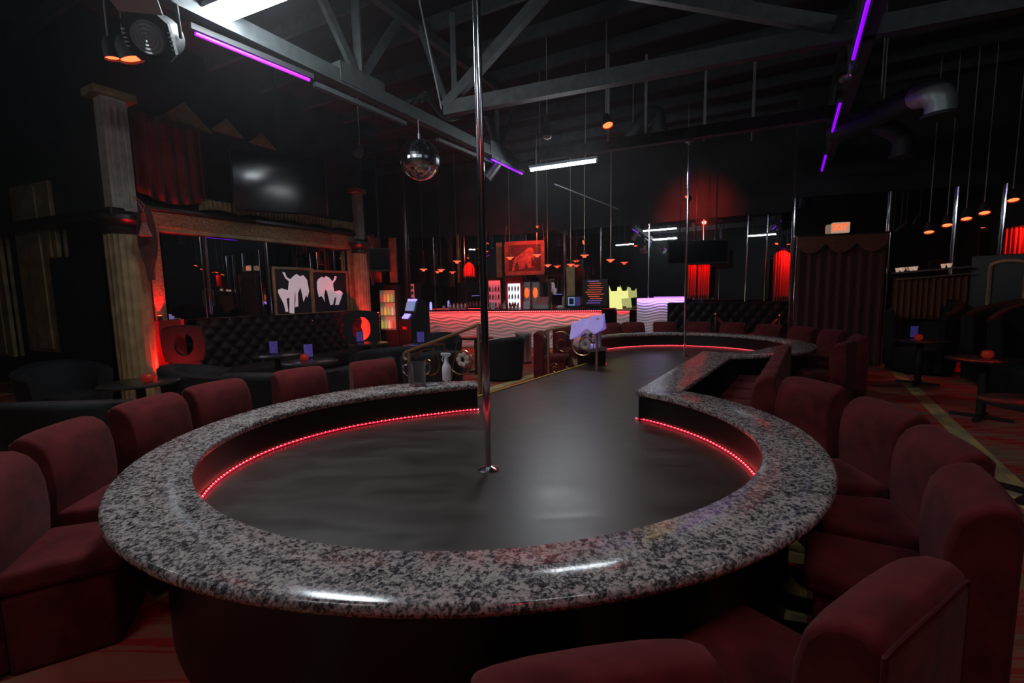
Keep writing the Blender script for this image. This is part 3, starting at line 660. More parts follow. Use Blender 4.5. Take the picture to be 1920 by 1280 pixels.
t = thing('hook_bracket', 'bright chrome hook and glass dome under the right truss', 'bracket', at(1596, 142, 5.0))
MB().tube([Vector(p)*1 for p in ((-.02, 0, .12), (-.02, 0, .03), (0, 0, 0), (.05, 0, .03), (.05, 0, .12))], 0.012, 8).build('hook', 'chrome', t); MB().sphere((-.06, 0, -.03), 0.06, 14, 8, (1, 1, .7)).build('dome', 'clear', t)
#PART2#
# ------------------------------------------------------------------ left lounge
ld = Vector((LB[0]-LA[0], LB[1]-LA[1], 0)).normalized(); ln = Vector((ld.y, -ld.x, 0))   # along the wall, into the room
def lw(px, py, off=0.0): return onwall(px, py, LA, LB) + ln*off
def wallframe(name, label, cat, p, d=ld, group=None): return thing(name, label, cat, p, math.atan2(d.y, d.x), group)   # local x along the wall, -y into the room
fl = lambda n, a=0.06: (lambda t: 1 - a*abs(math.sin(t*n/2))**0.6)
def column(base, label, r=0.2, top=2.62, cap_to=4.05, pw=0.2):
    t = thing('fluted_column', label, 'column', base, math.atan2(ld.y, ld.x), 'fluted gold columns')
    MB().lathe([(r*1.3, 0.0), (r*1.3, 0.08), (r*1.15, 0.12), (r*1.18, 0.18), (r*1.02, 0.22)], 32).build('column_base', 'gold', t)
    MB().lathe([(r, 0.22), (r, top-0.25)], 96, flute=fl(20)).build('shaft', 'gold', t, smooth=25)
    MB().lathe([(r*1.03, top-.25), (r*1.1, top-.2), (r*1.02, top-.16), (r*1.15, top-.1), (r*1.4, top-.06), (r*1.4, top)], 32).build('capital', 'darkwood', t)
    mb = MB(); mb.box((0, 0, (top+.08+cap_to)/2), (pw, pw*.8, cap_to-top-.08))
    for k in (-1, 0, 1): mb.box((k*pw*.28, -pw*.42, (top+.08+cap_to)/2), (pw*.12, 0.02, cap_to-top-.2))
    mb.build('upper_pilaster', 'pilaster', t, bevel=0.004)
    MB().box((0, 0, cap_to+.05), (pw*1.7, pw*1.3, 0.1)).build('pilaster_cap', 'gold', t, bevel=0.006)
    return t
cl = at(262, 705, 5.55*KW); cl.z = 0
column(cl, 'large fluted gold column left of the framed mirror', 0.24, zk(2.62), zk(3.95), 0.29)
cr_ = at(682, 600, 9.05*KW); cr_.z = 0
column(cr_, 'fluted gold column right of the framed mirror lit red', 0.19, zk(2.66), zk(3.6), 0.19)
# mirror frame
F0, F1 = lw(272, 420), lw(664, 458)
Lf = (Vector((F1.x, F1.y, 0)) - Vector((F0.x, F0.y, 0))).length
t = wallframe('gilded_surround', 'gold relief frame round the large mirror on the left', 'surround', Vector((F0.x, F0.y, 0)) + ln*0.02)
MB().box((Lf/2, -0.04, zk(2.56)), (Lf, 0.07, 0.075)).build('inner_moulding', 'gold', t, bevel=0.01)
MB().box((Lf/2, -0.05, zk(2.69)), (Lf, 0.07, 0.24)).build('relief_band', 'goldrelief', t, bevel=0.01)
MB().box((Lf/2, -0.09, zk(2.82)), (Lf+.1, 0.16, 0.07)).build('cornice', 'darkwood', t, bevel=0.015)
MB().box((Lf-0.10, -0.05, 1.82), (0.20, 0.07, 1.86)).build('right_relief', 'goldrelief', t, bevel=0.01)
MB().box((Lf-0.24, -0.04, 1.78), (0.07, 0.06, 1.80)).build('right_moulding', 'gold', t, bevel=0.01)
MB().box((0.05, -0.05, 1.82), (0.17, 0.07, 1.86)).build('left_relief', 'goldrelief', t, bevel=0.01)
# gathered gold valance
def gather(L_, amp, z0, z1, n, yy=-0.1, sag=0.0, sw=6):
    def fn(u, v):
        z = z1 + (z0-z1)*v - sag*abs(math.sin(PI*u*sw))*v
        return (u*L_, yy + amp*math.sin(u*n*2*PI + 1.3*math.sin(u*31))*(0.4+0.6*v), z)
    return fn
v0, v1 = lw(366, 400), lw(658, 437); Lv = Vector((v1.x-v0.x, v1.y-v0.y)).length
t = MB().grid(gather(Lv, 0.035, zk(2.87), zk(3.04), 46, -0.12, -0.05, 5), 500, 6).build('gold_valance', 'goldcloth', solid=0.006, smooth=180); t.location = (v0.x, v0.y, 0); t.location += ln*0.02; t.rotation_euler = (0, 0, math.atan2(ld.y, ld.x)); tag(t, 'gathered gold satin valance along the top of the mirror frame', 'valance')
# dark drape above left part of the frame
d0, d1 = lw(250, 380), lw(378, 390); Ld = Vector((d1.x-d0.x, d1.y-d0.y)).length
def swag(u, v):
    z = zk(4.0) - v*(zk(4.0) - (zk(2.90) + 0.14*(2*u-1)**2)); return (u*Ld, -0.12 + 0.04*math.sin(u*11*PI)*(0.5+v*0.5), z)
t = MB().grid(swag, 120, 10).build('swag_drape', 'curtain', solid=0.008, smooth=180); t.location = (d0.x, d0.y, 0); t.location += ln*0.03; t.rotation_euler = (0, 0, math.atan2(ld.y, ld.x)); tag(t, 'dark maroon swag drape right of the upper part of the left column', 'drape')
# television above the frame
a = at(438, 345, 7.9); Ls = 1.45; tvd = Vector((.872, .49, 0))
t = thing('television', 'large black television with white glare, hung above the framed mirror', 'television', Vector((a.x, a.y, at(438, 392, 7.9).z)), math.atan2(tvd.y, tvd.x)); t.rotation_euler[0] = .06
MB().tube([(Ls/2, .1, 1.0), (Ls/2, .1, 5.7-t.location.z)], .03, 8).build('mount_pole', 'black', t)
MB().box((Ls/2, 0.02, 0.48), (Ls, 0.05, 0.96)).build('screen', 'screen', t, bevel=0.004)
MB().box((Ls/2, 0.075, 0.48), (Ls*1.04, 0.05, 1.0)).build('casing', 'black', t, bevel=0.008)
# gold triangles on the upper wall
for k, (x, y, s_) in enumerate(((345, 215, 0.42), (424, 238, 0.3), (490, 262, 0.28))):
    p = lw(x, y, 0.02); t = MB().plate([(-s_, -s_*0.45), (s_, -s_*0.45), (0, s_*0.45)], -0.02, 0.0).build('gold_triangle', 'gold', smooth=0); t.location = p; t.rotation_euler = (0, 0, math.atan2(ld.y, ld.x))
    tag(t, ('largest faint gold triangle on the dark upper left wall', 'middle faint gold triangle on the dark upper left wall', 'smallest faint gold triangle on the dark upper left wall')[k], 'ornament', 'gold triangles on the upper wall')
# tassels and tie-back drapes beside the columns
def tassel(p, label, k=1.0):
    t = thing('curtain_tassel', label, 'tassel', p, group='curtain tassels')
    MB().tube([(-.12*k, 0, .42*k), (-.03*k, 0, .3*k), (0, 0, .2*k), (.03*k, 0, .3*k), (-.10*k, .01, .42*k)], 0.007*k, 6).build('cord', 'tassel', t)
    MB().lathe([(0.012*k, .2*k), (.03*k, .18*k), (.035*k, .1*k), (.03*k, .06*k)], 14).build('head', 'drape', t)
    MB().lathe([(0.03*k, .06*k), (.06*k, -.04*k), (.09*k, -.13*k), (.07*k, -.135*k)], 40, flute=fl(26, .25)).build('skirt', 'tassel', t, smooth=20)
tassel(at(271, 425, 6.3), 'large pink and gold tassel hanging beside the left column', .95)
tassel(at(699, 478, 10.3), 'smaller tassel hanging beside the right column', 1.0)
def tieback(px, py0, py1, D, w_, label):
    a = at(px, py0, D); b = at(px+3, py1, D); H = a.z-b.z
    def fn(u, v):
        wv = w_*(0.45+0.55*math.sin(PI*min(1, v*1.15)))*(1.0-0.75*max(0, v-0.7)/0.3)
        t = u*2*PI; return (wv*math.cos(t)*(1+0.12*math.sin(t*7)), 0.07*math.sin(t), -v*H)
    t = MB().grid(fn, 48, 16).build('gathered_drape', 'curtain', smooth=180); t.location = a; tag(t, label, 'drape', 'gathered drapes beside the columns')
tieback(270, 385, 525, 6.5, 0.12, 'dark gathered drape behind the large tassel at the left column')
tieback(695, 440, 535, 10.45, 0.12, 'dark gathered drape beside the right column')
# posters reflected in the mirror, built as solid panels with glowing figures
def quadmap(px, py, o, d): p = lw(px, py, 0.0); return ((p-o).dot(d), p.z-o.z)
fig = [(1035,685),(1058,690),(1072,728),(1105,748),(1128,722),(1158,702),(1188,722),(1215,712),(1248,752),(1266,850),(1250,905),(1240,880),(1218,940),(1205,868),(1190,815),(1170,868),(1172,980),(1145,985),(1150,915),(1145,830),(1140,905),(1138,1040),(1098,1035),(1097,905),(1072,912),(1087,1022),(1065,1028),(1050,960),(1000,862),(1000,838),(1030,825),(1085,842),(1093,765),(1062,738)]
fig2 = [(1345,745),(1375,725),(1395,735),(1410,718),(1440,735),(1465,765),(1480,745),(1485,720),(1500,720),(1498,745),(1470,785),(1480,850),(1530,842),(1555,865),(1540,910),(1520,965),(1490,968),(1500,905),(1485,905),(1470,965),(1448,968),(1420,850),(1405,830),(1395,880),(1400,940),(1385,905),(1370,890),(1350,900),(1335,830),(1333,770)]
def poster(x0, x1, y0, y1, poly, label):
    c = lambda q: (300+q[0]/4.571, 360+q[1]/4.571)
    o = lw(*c((x0, y1)), 0.0); u0 = 0; A_ = quadmap(*c((x0, y0)), o, ld); B_ = quadmap(*c((x1, y0)), o, ld); C_ = quadmap(*c((x1, y1)), o, ld)
    W_, H_ = B_[0], (A_[1]+B_[1]-C_[1])/2 + 0.0
    t = wallframe('reflected_poster', label, 'poster', Vector((o.x, o.y, o.z)) + ln*0.03, group='reflected posters built on the mirror')
    MB().box((W_/2, 0, H_/2), (W_, 0.02, H_)).build('backing', 'navy', t)
    f_ = 0.05
    for nm, cc, dd in (('frame_rail', (W_/2, -.012, H_), (W_+f_, .04, f_)), ('frame_rail', (W_/2, -.012, 0), (W_+f_, .04, f_)), ('frame_stile', (0, -.012, H_/2), (f_, .04, H_)), ('frame_stile', (W_, -.012, H_/2), (f_, .04, H_))):
        MB().box(cc, dd).build(nm, 'gold', t, bevel=0.005)
    pl = [quadmap(*c(q), o, ld) for q in poly]
    MB().plate(pl, -0.018, -0.012).build('figure_print', 'white', t, smooth=0)
poster(985, 1285, 665, 1060, fig, 'reflected framed poster of a white bending figure, built solid, left of the pair')
poster(1300, 1585, 690, 1040, fig2, 'reflected framed poster of a white bending figure, built solid, right of the pair')
# tufted banquette with round openings in its ends
s0, s1 = lw(362, 640, 0.54), lw(662, 600, 0.54)
Lb = Vector((s1.x-s0.x, s1.y-s0.y)).length
t = wallframe('tufted_banquette', 'long black button tufted banquette below the framed mirror', 'banquette', Vector((s0.x, s0.y, 0)))
ztop = 1.29
def tuft(u, v):
    x = u*Lb; z = 0.45 + v*(ztop-0.45); d_ = 0.03*abs(math.sin(x*PI/0.26 + z*PI/0.26))*abs(math.sin(x*PI/0.26 - z*PI/0.26)); return (x, 0.30 - d_ - 0.05*(1-v), z)
MB().grid(tuft, 180, 44).build('tufted_back', 'tuft', t, smooth=180)
MB().box((Lb/2, 0.36, (ztop)/2), (Lb, 0.10, ztop)).build('back_frame', 'tuft', t, bevel=0.04, seg=3)
mb = MB()
for i in range(int(Lb/0.13)):
    for j in range(6):
        if (i+j) % 2 == 0: mb.sphere((0.08 + i*0.13, 0.245, 0.62 + j*0.13), 0.009, 6, 4)
b_ = mb.build('crystal_buttons', 'crystal', t); b_['kind'] = 'stuff'
MB().box((Lb/2, -0.04, 0.33), (Lb, 0.56, 0.24)).build('seat', 'tub', t, bevel=0.05, seg=3)
MB().box((Lb/2, -0.02, 0.105), (Lb, 0.50, 0.20)).build('plinth', 'black', t)
# round openings facing the room with red light behind
def ring_screen(px, py, D, r, label, lampE, ang):
    p = at(px, py, D); t = thing('round_screen', label, 'screen', Vector((p.x, p.y, 0)), ang, 'black screens with round openings')
    n = 40; vs_ = []; c = p.z
    for k in range(n):
        a_ = 2*PI*k/n; ci, si = math.cos(a_), math.sin(a_); m_ = (1/max(abs(ci), abs(si)))**0.6
        for yy, rx, rz_ in ((-.05, r, r*1.35), (.05, r, r*1.35), (.05, (r+.17)*m_, (r*1.35+.13)*m_), (-.05, (r+.17)*m_, (r*1.35+.13)*m_)): vs_.append((rx*ci, yy, c + rz_*si))
    fs = [(k*4+j, k*4+(j+1) % 4, ((k+1) % n)*4+(j+1) % 4, ((k+1) % n)*4+j) for k in range(n) for j in range(4)]
    MB().add(vs_, fs).build('ring', 'tub', t, bevel=0.015, smooth=60)
    MB().box((0, 0, (c-r*1.35-.1)/2), (2*r+.2, 0.1, c-r*1.35-.1)).build('foot_panel', 'tub', t, bevel=0.02)
ring_screen(346, 645, 7.2, 0.13, 'black padded screen with a round opening beside the left column', 0, math.radians(20))
ring_screen(678, 616, 9.3, 0.18, 'black padded screen with a round opening glowing red beside the right column', 0, math.radians(20))
def uplight(p, label, e, direction=(0, 0, 1), spot=70, r=0.03):
    t = thing('red_uplight', label, 'lamp', p, group='small red uplights')
    MB().tube([(0, 0, -0.06), (0, 0, 0)], r, 12).build('body', 'black', t); MB().tube([(0, 0, 0), (0, 0, 0.008)], r*.8, 12).build('lens', 'redlens', t)
    lamp('red_light', 'SPOT', t, (0, 0, 0.02), e, (1, 0.012, 0.015), 0.02, direction, spot); return t
uplight(at(297, 694, 6.72), 'small red uplight at the right foot of the left column', 150, (-0.05, 0.0, 1), 50)
uplight(at(312, 712, 6.7), 'small red uplight at the foot of the red cloth panel', 60, (0.0, 0.55, 0.8), 140)
uplight(at(680, 652, 10.2), 'small red uplight behind the right round screen', 150, (0.0, 0.75, 0.8), 150)
uplight(at(657, 600, 10.45), 'small red uplight below the right side of the mirror frame', 60, (-0.02, 0.12, 1), 60)
uplight(at(716, 560, 12.6), 'small red uplight behind the vending machine', 40, (0, 0.35, 1), 80)
uplight(at(300, 592, 7.2), 'small red uplight under the left end of the gold frame', 70, (0.0, 0.12, 1), 55)
# red panel behind the left screen
p = at(322, 650, 7.35); t = MB().box((0, 0, 0), (0.42, 0.03, 0.72)).build('red_backdrop', 'drape'); t.location = (p.x, p.y, 0.95); t.rotation_euler = (0, 0, math.atan2(ld.y, ld.x)); tag(t, 'red lit cloth panel between the left column and the round screen', 'panel')
p = at(682, 620, 8.75); 
# side wall left: gold pilasters, ledge, black panel
sd = (Vector((SLB[0]-SLA[0], SLB[1]-SLA[1], 0))).normalized(); sn = Vector((sd.y, -sd.x, 0))
def sw(px, py, off=0.02): return onwall(px, py, SLA, SLB) + sn*off
for x0, x1, yt, yb, lab in ((46, 118, 350, 655, 'wide gold pilaster standing near the left edge'), (-20, 14, 420, 664, 'gold pilaster cut by the left edge'), (95, 122, 415, 485, 'short narrow gold strip right of the wide pilaster')):
    a, b = sw(x0, 500), sw(x1, 500); c = (a+b)/2; zt, zb = sw(x0, yt).z, max(0.0, sw(x0, yb).z); W_ = (b-a).length
    t = thing('gold_pilaster', lab, 'pilaster', (c.x, c.y, 0), math.atan2(sd.y, sd.x), 'gold pilasters on the left wall')
    MB().box((0, -0.02, (zt+zb)/2), (W_, 0.06, zt-zb)).build('face', 'gold', t, bevel=0.01); MB().box((0, -0.05, (zt+zb)/2), (W_*0.35, 0.04, (zt-zb)*0.96)).build('raised_strip', 'gold', t, bevel=0.008)
a, b = sw(-60, 430), sw(240, 395); L_ = (b-a).length
t = MB().box(((a.x+b.x)/2 + sn.x*.1, (a.y+b.y)/2 + sn.y*.1, zk(2.64)), (L_, 0.18, 0.14), rz=math.atan2(sd.y, sd.x)).build('entablature', 'darkwood', bevel=0.02); tag(t, 'dark moulded ledge running left from the big column capital', 'ledge')
a, b = sw(106, 485, 0.06), sw(196, 485, 0.06); c = (a+b)/2; zt = a.z
t = MB().box((c.x, c.y, zt/2), ((b-a).length, 0.06, zt), rz=math.atan2(sd.y, sd.x)).build('black_panel', 'black'); tag(t, 'plain black panel left of the big fluted column', 'panel')
a, b = sw(-40, 700, 0.3), sw(200, 640, 0.3)
# low tables
def make_table():
    t = thing('lounge_table', 'x', 'table')
    MB().lathe([(0.36, 0.715), (0.37, 0.72), (0.37, 0.735), (0.36, 0.74)], 48).build('tabletop', 'tabletop', t)
    MB().tube([(0, 0, 0.03), (0, 0, 0.715)], 0.045, 16).build('stem', 'black', t)
    for k in range(4):
        a_ = k*PI/2; MB().bar((0, 0, 0.03), (0.28*math.cos(a_), 0.28*math.sin(a_), 0.02), 0.05, 0.03).build('foot', 'black', t)
    return t
tabs = []
tab0 = make_table()
TP = [((582, 677), 'small round table with red globe and violet card, nearer of two on the left', 0.2),
      ((520, 664), 'small round table with a violet card, farther of two on the left', 0.1),
      ((262, 716), 'round table in front of the big fluted column', 0.5),
      ((690, 643), 'round table in front of the right round screen', 0.3),
      ((795, 646), 'round table behind the brass rail catching white glare', 0.2),
      ((893, 632), 'round table near the bar left of the near pole', 0.0),
      ((1848, 672), 'round table with a red candle globe on the right, nearer one', 0.6),
      ((1726, 637), 'round table on the right with a violet card and red candle globe', 0.7),
      ((1962, 756), 'round table cut by the right edge of the photo', 0.4)]
TPos = []
for k, (q, lab, rz) in enumerate(TP):
    p = onz(*q, 0.74); p.z = 0; TPos.append(p)
    if k == 0: tab0.location = p; tab0.rotation_euler = (0, 0, rz); tab0['label'] = lab; tab0['group'] = 'small round lounge tables'
    else: dup(tab0, p, rz, lab)
def globe(px, py, label, z=0.742):
    p = onz(px, py, z); p.z = z; t = thing('candle_globe', label, 'candle holder', p, group='red candle globes')
    MB().lathe([(0.028, 0), (0.05, 0.015), (0.058, 0.045), (0.05, 0.078), (0.036, 0.09), (0.032, 0.088), (0.045, 0.075), (0.05, 0.045)], 24).build('glass', 'redcan', t)
    MB().tube([(0, 0, 0.008), (0, 0, 0.03)], 0.02, 10).build('candle', 'paper', t)
globe(571, 676, 'red candle globe on the nearer small table on the left')
globe(279, 716, 'red candle globe on the table by the big fluted column')
globe(1851, 671, 'red candle globe on the nearer table on the right')
globe(1722, 637, 'red candle globe beside the violet card on the right')
def card(px, py, label, z=0.742, w_=0.13, h=0.2):
    p = onz(px, py, z); p.z = z; t = thing('card_stand', label, 'sign', p, group='violet lit card stands')
    MB().box((0, 0, h/2), (w_, 0.012, h)).build('card', 'uvcard', t); MB().box((0, 0, h/2), (w_+.015, 0.006, h+.01)).build('clear_sleeve', 'screen', t); MB().box((0, 0, 0.006), (w_, 0.07, 0.01)).build('base', 'screen', t)
for px, py, lab in ((514, 663, 'violet card stand on the farther small table on the left'), (579, 670, 'violet card stand behind a red globe on the nearer small table'), (675, 641, 'violet card stand in front of the red glowing opening'), (789, 642, 'violet card stand on the table behind the brass rail'), (902, 630, 'violet card stand just left of the near pole'), (1713, 633, 'violet card stand on the far right table')):
    card(px, py, lab)
# tub chairs
def make_tub(h=0.78, w_=0.36, seat=0.42, back=0.0):
    t = thing('tub_chair', 'x', 'armchair')
    n = 22; mb = MB(); vs_ = []
    sec_ = [(-0.07, 0.0), (-0.075, 1.0), (-0.05, 1.06), (0.02, 1.09), (0.08, 1.04), (0.075, 0.96), (0.07, 0.0)]
    for i in range(n+1):
        a_ = -0.18*PI + (1.36*PI)*i/n + PI*0; a2 = a_ ; dirv = Vector((math.cos(a2), -math.sin(a2), 0))
        hh = 0.04 + (h-0.1)*(0.80 + 0.20*math.sin(max(0, min(PI, (i/n)*PI)))**1.2) 
        for o_, f_ in sec_:
            r = w_ + o_ - (0.0); flare = 0.05*f_
            q = dirv*(r+flare*(1 if o_ < 9 else 0)); vs_.append((q.x, q.y*1.05, 0.05 + (hh-0.0)*f_))
    m_ = len(sec_); fs = [(i*m_+k, i*m_+(k+1) % m_, (i+1)*m_+(k+1) % m_, (i+1)*m_+k) for i in range(n) for k in range(m_)] + [tuple(range(m_)), tuple(n*m_+k for k in range(m_-1, -1, -1))]
    mb.add(vs_, fs).build('curved_back', 'tub', t, smooth=70)
    MB().lathe([(w_*.86, 0.05), (w_*.88, seat-.1), (w_*.9, seat-.05), (w_*.85, seat), (0.0, seat+.015)], 28).build('seat', 'tub', t, smooth=60)
    for sx_, sy_ in ((-.22, -.2), (.22, -.2), (-.22, .2), (.22, .2)): MB().tube([(sx_, sy_, 0), (sx_, sy_, 0.06)], 0.02, 8).build('foot', 'black', t)
    return t
tub0 = make_tub(); tub1 = make_tub(1.30, 0.42, 0.46)
firstt = [0, 0]
def tub(kind, x, y, face, label, group):
    src = (tub0, tub1)[kind]; f_ = Vector((face[0], face[1], 0)).normalized(); rz = math.atan2(-f_.x, f_.y)
    if not firstt[kind]: firstt[kind] = 1; src.location = (x, y, 0); src.rotation_euler = (0, 0, rz); src['label'] = label; src['group'] = group
    else: dup(src, (x, y, 0), rz, label, group)
GT = 'low black tub chairs'; GB = 'high backed black tub seats'
for px, py, D, tgt, lab in ((128, 748, 4.1, 2, 'low black tub chair behind the two leftmost burgundy chairs'), (120, 700, 6.0, 2, 'dark tub chair behind the table by the big column'), (390, 702, 5.75, 0, 'black tub chair left of the nearer small table'), (505, 690, 5.35, 0, 'black tub chair in front of the two small round tables'),
    (668, 690, 6.05, 0, 'black tub chair right of the nearer small table'), (722, 655, 7.5, 3, 'black tub chair between the right round screen and the brass rail'), (812, 680, 6.9, 4, 'black tub chair behind the pitcher and spray bottle'), (936, 622, 8.7, 5, 'black roll armed tub chair right of the near pole in front of the bar'), (822, 640, 9.25, 4, 'black tub chair behind the brass rail scroll')):
    p = at(px, py, D); q = TPos[tgt]; tub(0, p.x, p.y, (q.x-p.x, q.y-p.y), lab, GT)

# ------------------------------------------------------------------ brass stair rails
def spiral(c, r0, r1, a0, turns, n=26): return [(c[0] + (r0+(r1-r0)*k/n)*math.cos(a0+turns*2*PI*k/n), 0, c[1] + (r0+(r1-r0)*k/n)*math.sin(a0+turns*2*PI*k/n)) for k in range(n+1)]
def railing(ptop, plow, zt, zl, zfoot, zb, label, flip=False):
    d = Vector((plow.x-ptop.x, plow.y-ptop.y, 0)); L_ = d.length; t = thing('brass_stair_rail', label, 'railing', (ptop.x, ptop.y, 0), math.atan2(d.y, d.x), 'brass stair rails')
    MB().box((0, 0, (zt+zfoot)/2), (0.035, 0.035, zt-zfoot)).build('upper_post', 'brassdull', t, bevel=0.004)
    MB().box((L_, 0, (zl+zb)/2), (0.03, 0.03, zl-zb)).build('lower_post', 'brassdull', t, bevel=0.004)
    hr = smoothpts([Vector(p) for p in ((-.07, 0, zt-.1), (-.075, 0, zt-.02), (-.02, 0, zt+.02), (0.08, 0, zt-.02), (L_*.5, 0, (zt+zl)/2), (L_, 0, zl), (L_+.08, 0, zl-.06), (L_+.05, 0, zl-.12))], 6)
    MB().tube(hr, 0.02, 10).build('handrail', 'brassdull', t)
    sl = (zt-zl)/L_; mid = lambda x, o_: (x, zt - sl*x - o_)
    s1_ = spiral(mid(.20*L_+.02, .34), 0.03, 0.15, 0.5, 1.6); s2_ = spiral(mid(.20*L_+.02, .34), 0.15, 0.26, 0.5+1.6*2*PI, 0.4)
    MB().tube(s1_+s2_[1:], 0.008, 6).build('large_scroll', 'brass', t)
    s3_ = spiral(mid(.70*L_, .26), 0.22, 0.05, 0.3, 1.3); MB().tube(s3_, 0.008, 6).build('upper_scroll', 'brass', t)
    s4_ = spiral((L_*.86, zl-.62 if zl-.62 > zb+.1 else zb+.12), 0.09, 0.02, 0.3, 1.6); MB().tube(s4_, 0.008, 6).build('lower_scroll', 'brass', t)
    for k in range(3):
        x = L_*(.35+.12*k); MB().tube(smoothpts([Vector((x, 0, zb+.15)), Vector((x+.05, 0, (zb+zt)/2-.12)), Vector((x-.06+.05*k, 0, zt-sl*x-.08))], 5), 0.006, 6).build('stem_bar', 'brass', t)
    for lx, lz, la in ((.55*L_, zb+.38, .6), (.62*L_, zb+.30, -.4), (.42*L_, zb+.5, 1.4)):
        MB().add([(lx + r_*math.cos(a_+la), w__*.012, lz + r_*math.sin(a_+la)) for w__ in (-1, 1) for r_, a_ in ((-.09, 0), (.05, .9), (.10, .35), (.07, 0), (.11, -.4), (.05, -.9))], [(0, 1, 2, 3, 4, 5), (11, 10, 9, 8, 7, 6)] + [(i_, 6+i_, 6+(i_+1) % 6, (i_+1) % 6) for i_ in range(6)]).build('leaf_ornament', 'gold', t, smooth=0)
    c = mid(.20*L_+.02, .34)
    for k in range(7):
        a_ = 2*PI*k/7; MB().sphere((c[0]+.06*math.cos(a_), 0, c[1]+.06*math.sin(a_)), 0.035, 8, 6, (1, .3, 1)).build('rosette_petal', 'pilaster', t)
r1 = ys + (ye-ys).normalized()*0.02 + Vector((-0.01, 0.02, 0)); 
pT = at(897, 610, 5.25); pL = at(766, 658, 5.75)
railing(pT, pL, pT.z, pL.z, 0.40, 0.0, 'brass stair rail with scrolls behind the spray bottle')
pT = at(1119, 600, 6.95); pL = at(1028, 619, 7.35)
railing(pT, pL, pT.z, pL.z, 0.48, 0.0, 'brass stair rail with scrolls at the far circle, towel over it')
# stair treads
e0 = ys.lerp(ye, 0.45); nd = Vector((-dirY.y, dirY.x, 0))
for k in (1, 2):
    c = e0 + nd*(0.14+0.28*(k-1)+.03); t = MB().box((c.x, c.y, (0.48-0.16*k)/2), (1.9, 0.27, 0.48-0.16*k), rz=math.atan2(dirY.y, dirY.x)).build('stair_step', 'carpet', bevel=0.01); tag(t, ('upper carpeted step on the left side of the runway', 'lower carpeted step on the left side of the runway')[k-1], 'step', 'runway steps')
# towel
p0 = at(1119, 594, 6.95); p1 = at(1068, 608, 7.15)
dd = Vector((p1.x-p0.x, p1.y-p0.y, p1.z-p0.z)); tx = Vector((dd.x, dd.y, 0)).normalized(); ty = Vector((tx.y, -tx.x, 0))
def tw(u, v):
    b_ = p0 - tx*0.12 + dd*u*1.2; s_ = v*2-1; drop = abs(s_)**1.4*(0.22+0.05*math.sin(u*9)); sideo = (0.035 + 0.05*abs(s_))*s_*1.2
    q = b_ + ty*sideo + Vector((0, 0, 0.055 - drop + 0.012*math.sin(u*17+v*5))); return tuple(q)
tag(MB().grid(tw, 30, 24).build('towel', 'towel', solid=0.006, smooth=180), 'white towel with painted violet glow draped over the far brass rail', 'towel')
# pitcher, spray bottle, napkin on the near counter end
p = onz(783, 722, .75)
t = thing('plastic_pitcher', 'clear plastic pitcher with handles standing on the near counter', 'pitcher', (p.x, p.y, .752), 0.3)
MB().lathe([(0.0, 0.004), (0.075, 0.004), (0.08, 0.02), (0.088, 0.20), (0.096, 0.225), (0.091, 0.225), (0.083, 0.20), (0.075, 0.022), (0.0, 0.012)], 40).build('jug', 'clear', t, smooth=50)
for sx_ in (-1, 1): MB().tube(smoothpts([Vector(q) for q in ((sx_*.09, 0, .205), (sx_*.125, 0, .205), (sx_*.13, 0, .15), (sx_*.088, 0, .10))], 5), 0.008, 8).build('handle', 'clear', t)
p = onz(838, 713, .75)
t = thing('spray_bottle', 'white plastic spray bottle standing on the near counter', 'bottle', (p.x, p.y, .751), 0.2)
MB().lathe([(0.0, 0), (0.042, 0.002), (0.046, 0.01), (0.046, 0.135), (0.038, 0.16), (0.024, 0.185), (0.020, 0.215), (0.0, 0.217)], 32).build('bottle', 'plasticw', t, smooth=60)
MB().tube([(0, 0, .21), (0, 0, .245)], 0.021, 16).build('collar', 'plasticw', t)
MB().plate([(-.055, .272), (-.045, .258), (-.02, .252), (-.015, .24), (.018, .24), (.045, .262), (.055, .268), (.04, .285), (-.05, .29)], -.014, .014).build('spray_head', 'plasticw', t, bevel=.003)
MB().tube([(-.03, 0, .255), (-.045, 0, .22), (-.03, 0, .195)], 0.005, 6).build('trigger', 'plasticw', t)
p = onz(809, 722, .75)
tag(MB().box((p.x, p.y, .758), (.11, .08, .012), rz=.4).build('folded_napkin', 'paper', bevel=.003), 'small white folded napkin between the pitcher and the spray bottle', 'napkin')
# things on the left tip of the far counter
p = onz(1079, 650, .75); t = thing('ice_bucket', 'steel ice bucket on the left tip of the far counter', 'bucket', (p.x, p.y, .752))
p = FC + Vector((math.cos(math.radians(191)), math.sin(math.radians(191)), 0))*1.75; t.location = (p.x-.02, p.y, .752)
MB().lathe([(0.0, 0.004), (.07, .004), (.10, .20), (.108, .21), (.10, .208), (.092, .195), (.065, .02), (0, .015)], 28).build('bowl', 'steel', t); MB().tube([(.104, 0, .19), (.14, 0, .18), (.13, 0, .14), (.098, 0, .15)], .006, 6).build('ring_handle', 'steel', t)
p = FC + Vector((math.cos(math.radians(197)), math.sin(math.radians(197)), 0))*1.72
t = thing('white_bottle', 'tall white bottle on the left tip of the far counter', 'bottle', (p.x+.06, p.y-.02, .752)); MB().lathe([(.05, 0), (.055, .02), (.055, .26), (.03, .30), (.018, .33), (0, .332)], 20).build('body', 'plasticw', t, smooth=60); MB().tube([(0, 0, .33), (0, 0, .36)], .02, 10).build('cap', 'screen', t)
p = FC + Vector((math.cos(math.radians(199)), math.sin(math.radians(199)), 0))*1.74
t = MB().sphere((0, 0, .03), .09, 20, 10, (1, .8, .4)).build('crumpled_cloth', 'towel'); t.location = (p.x-.05, p.y-.05, .75); tag(t, 'crumpled violet glowing cloth at the foot of the ice bucket', 'cloth')

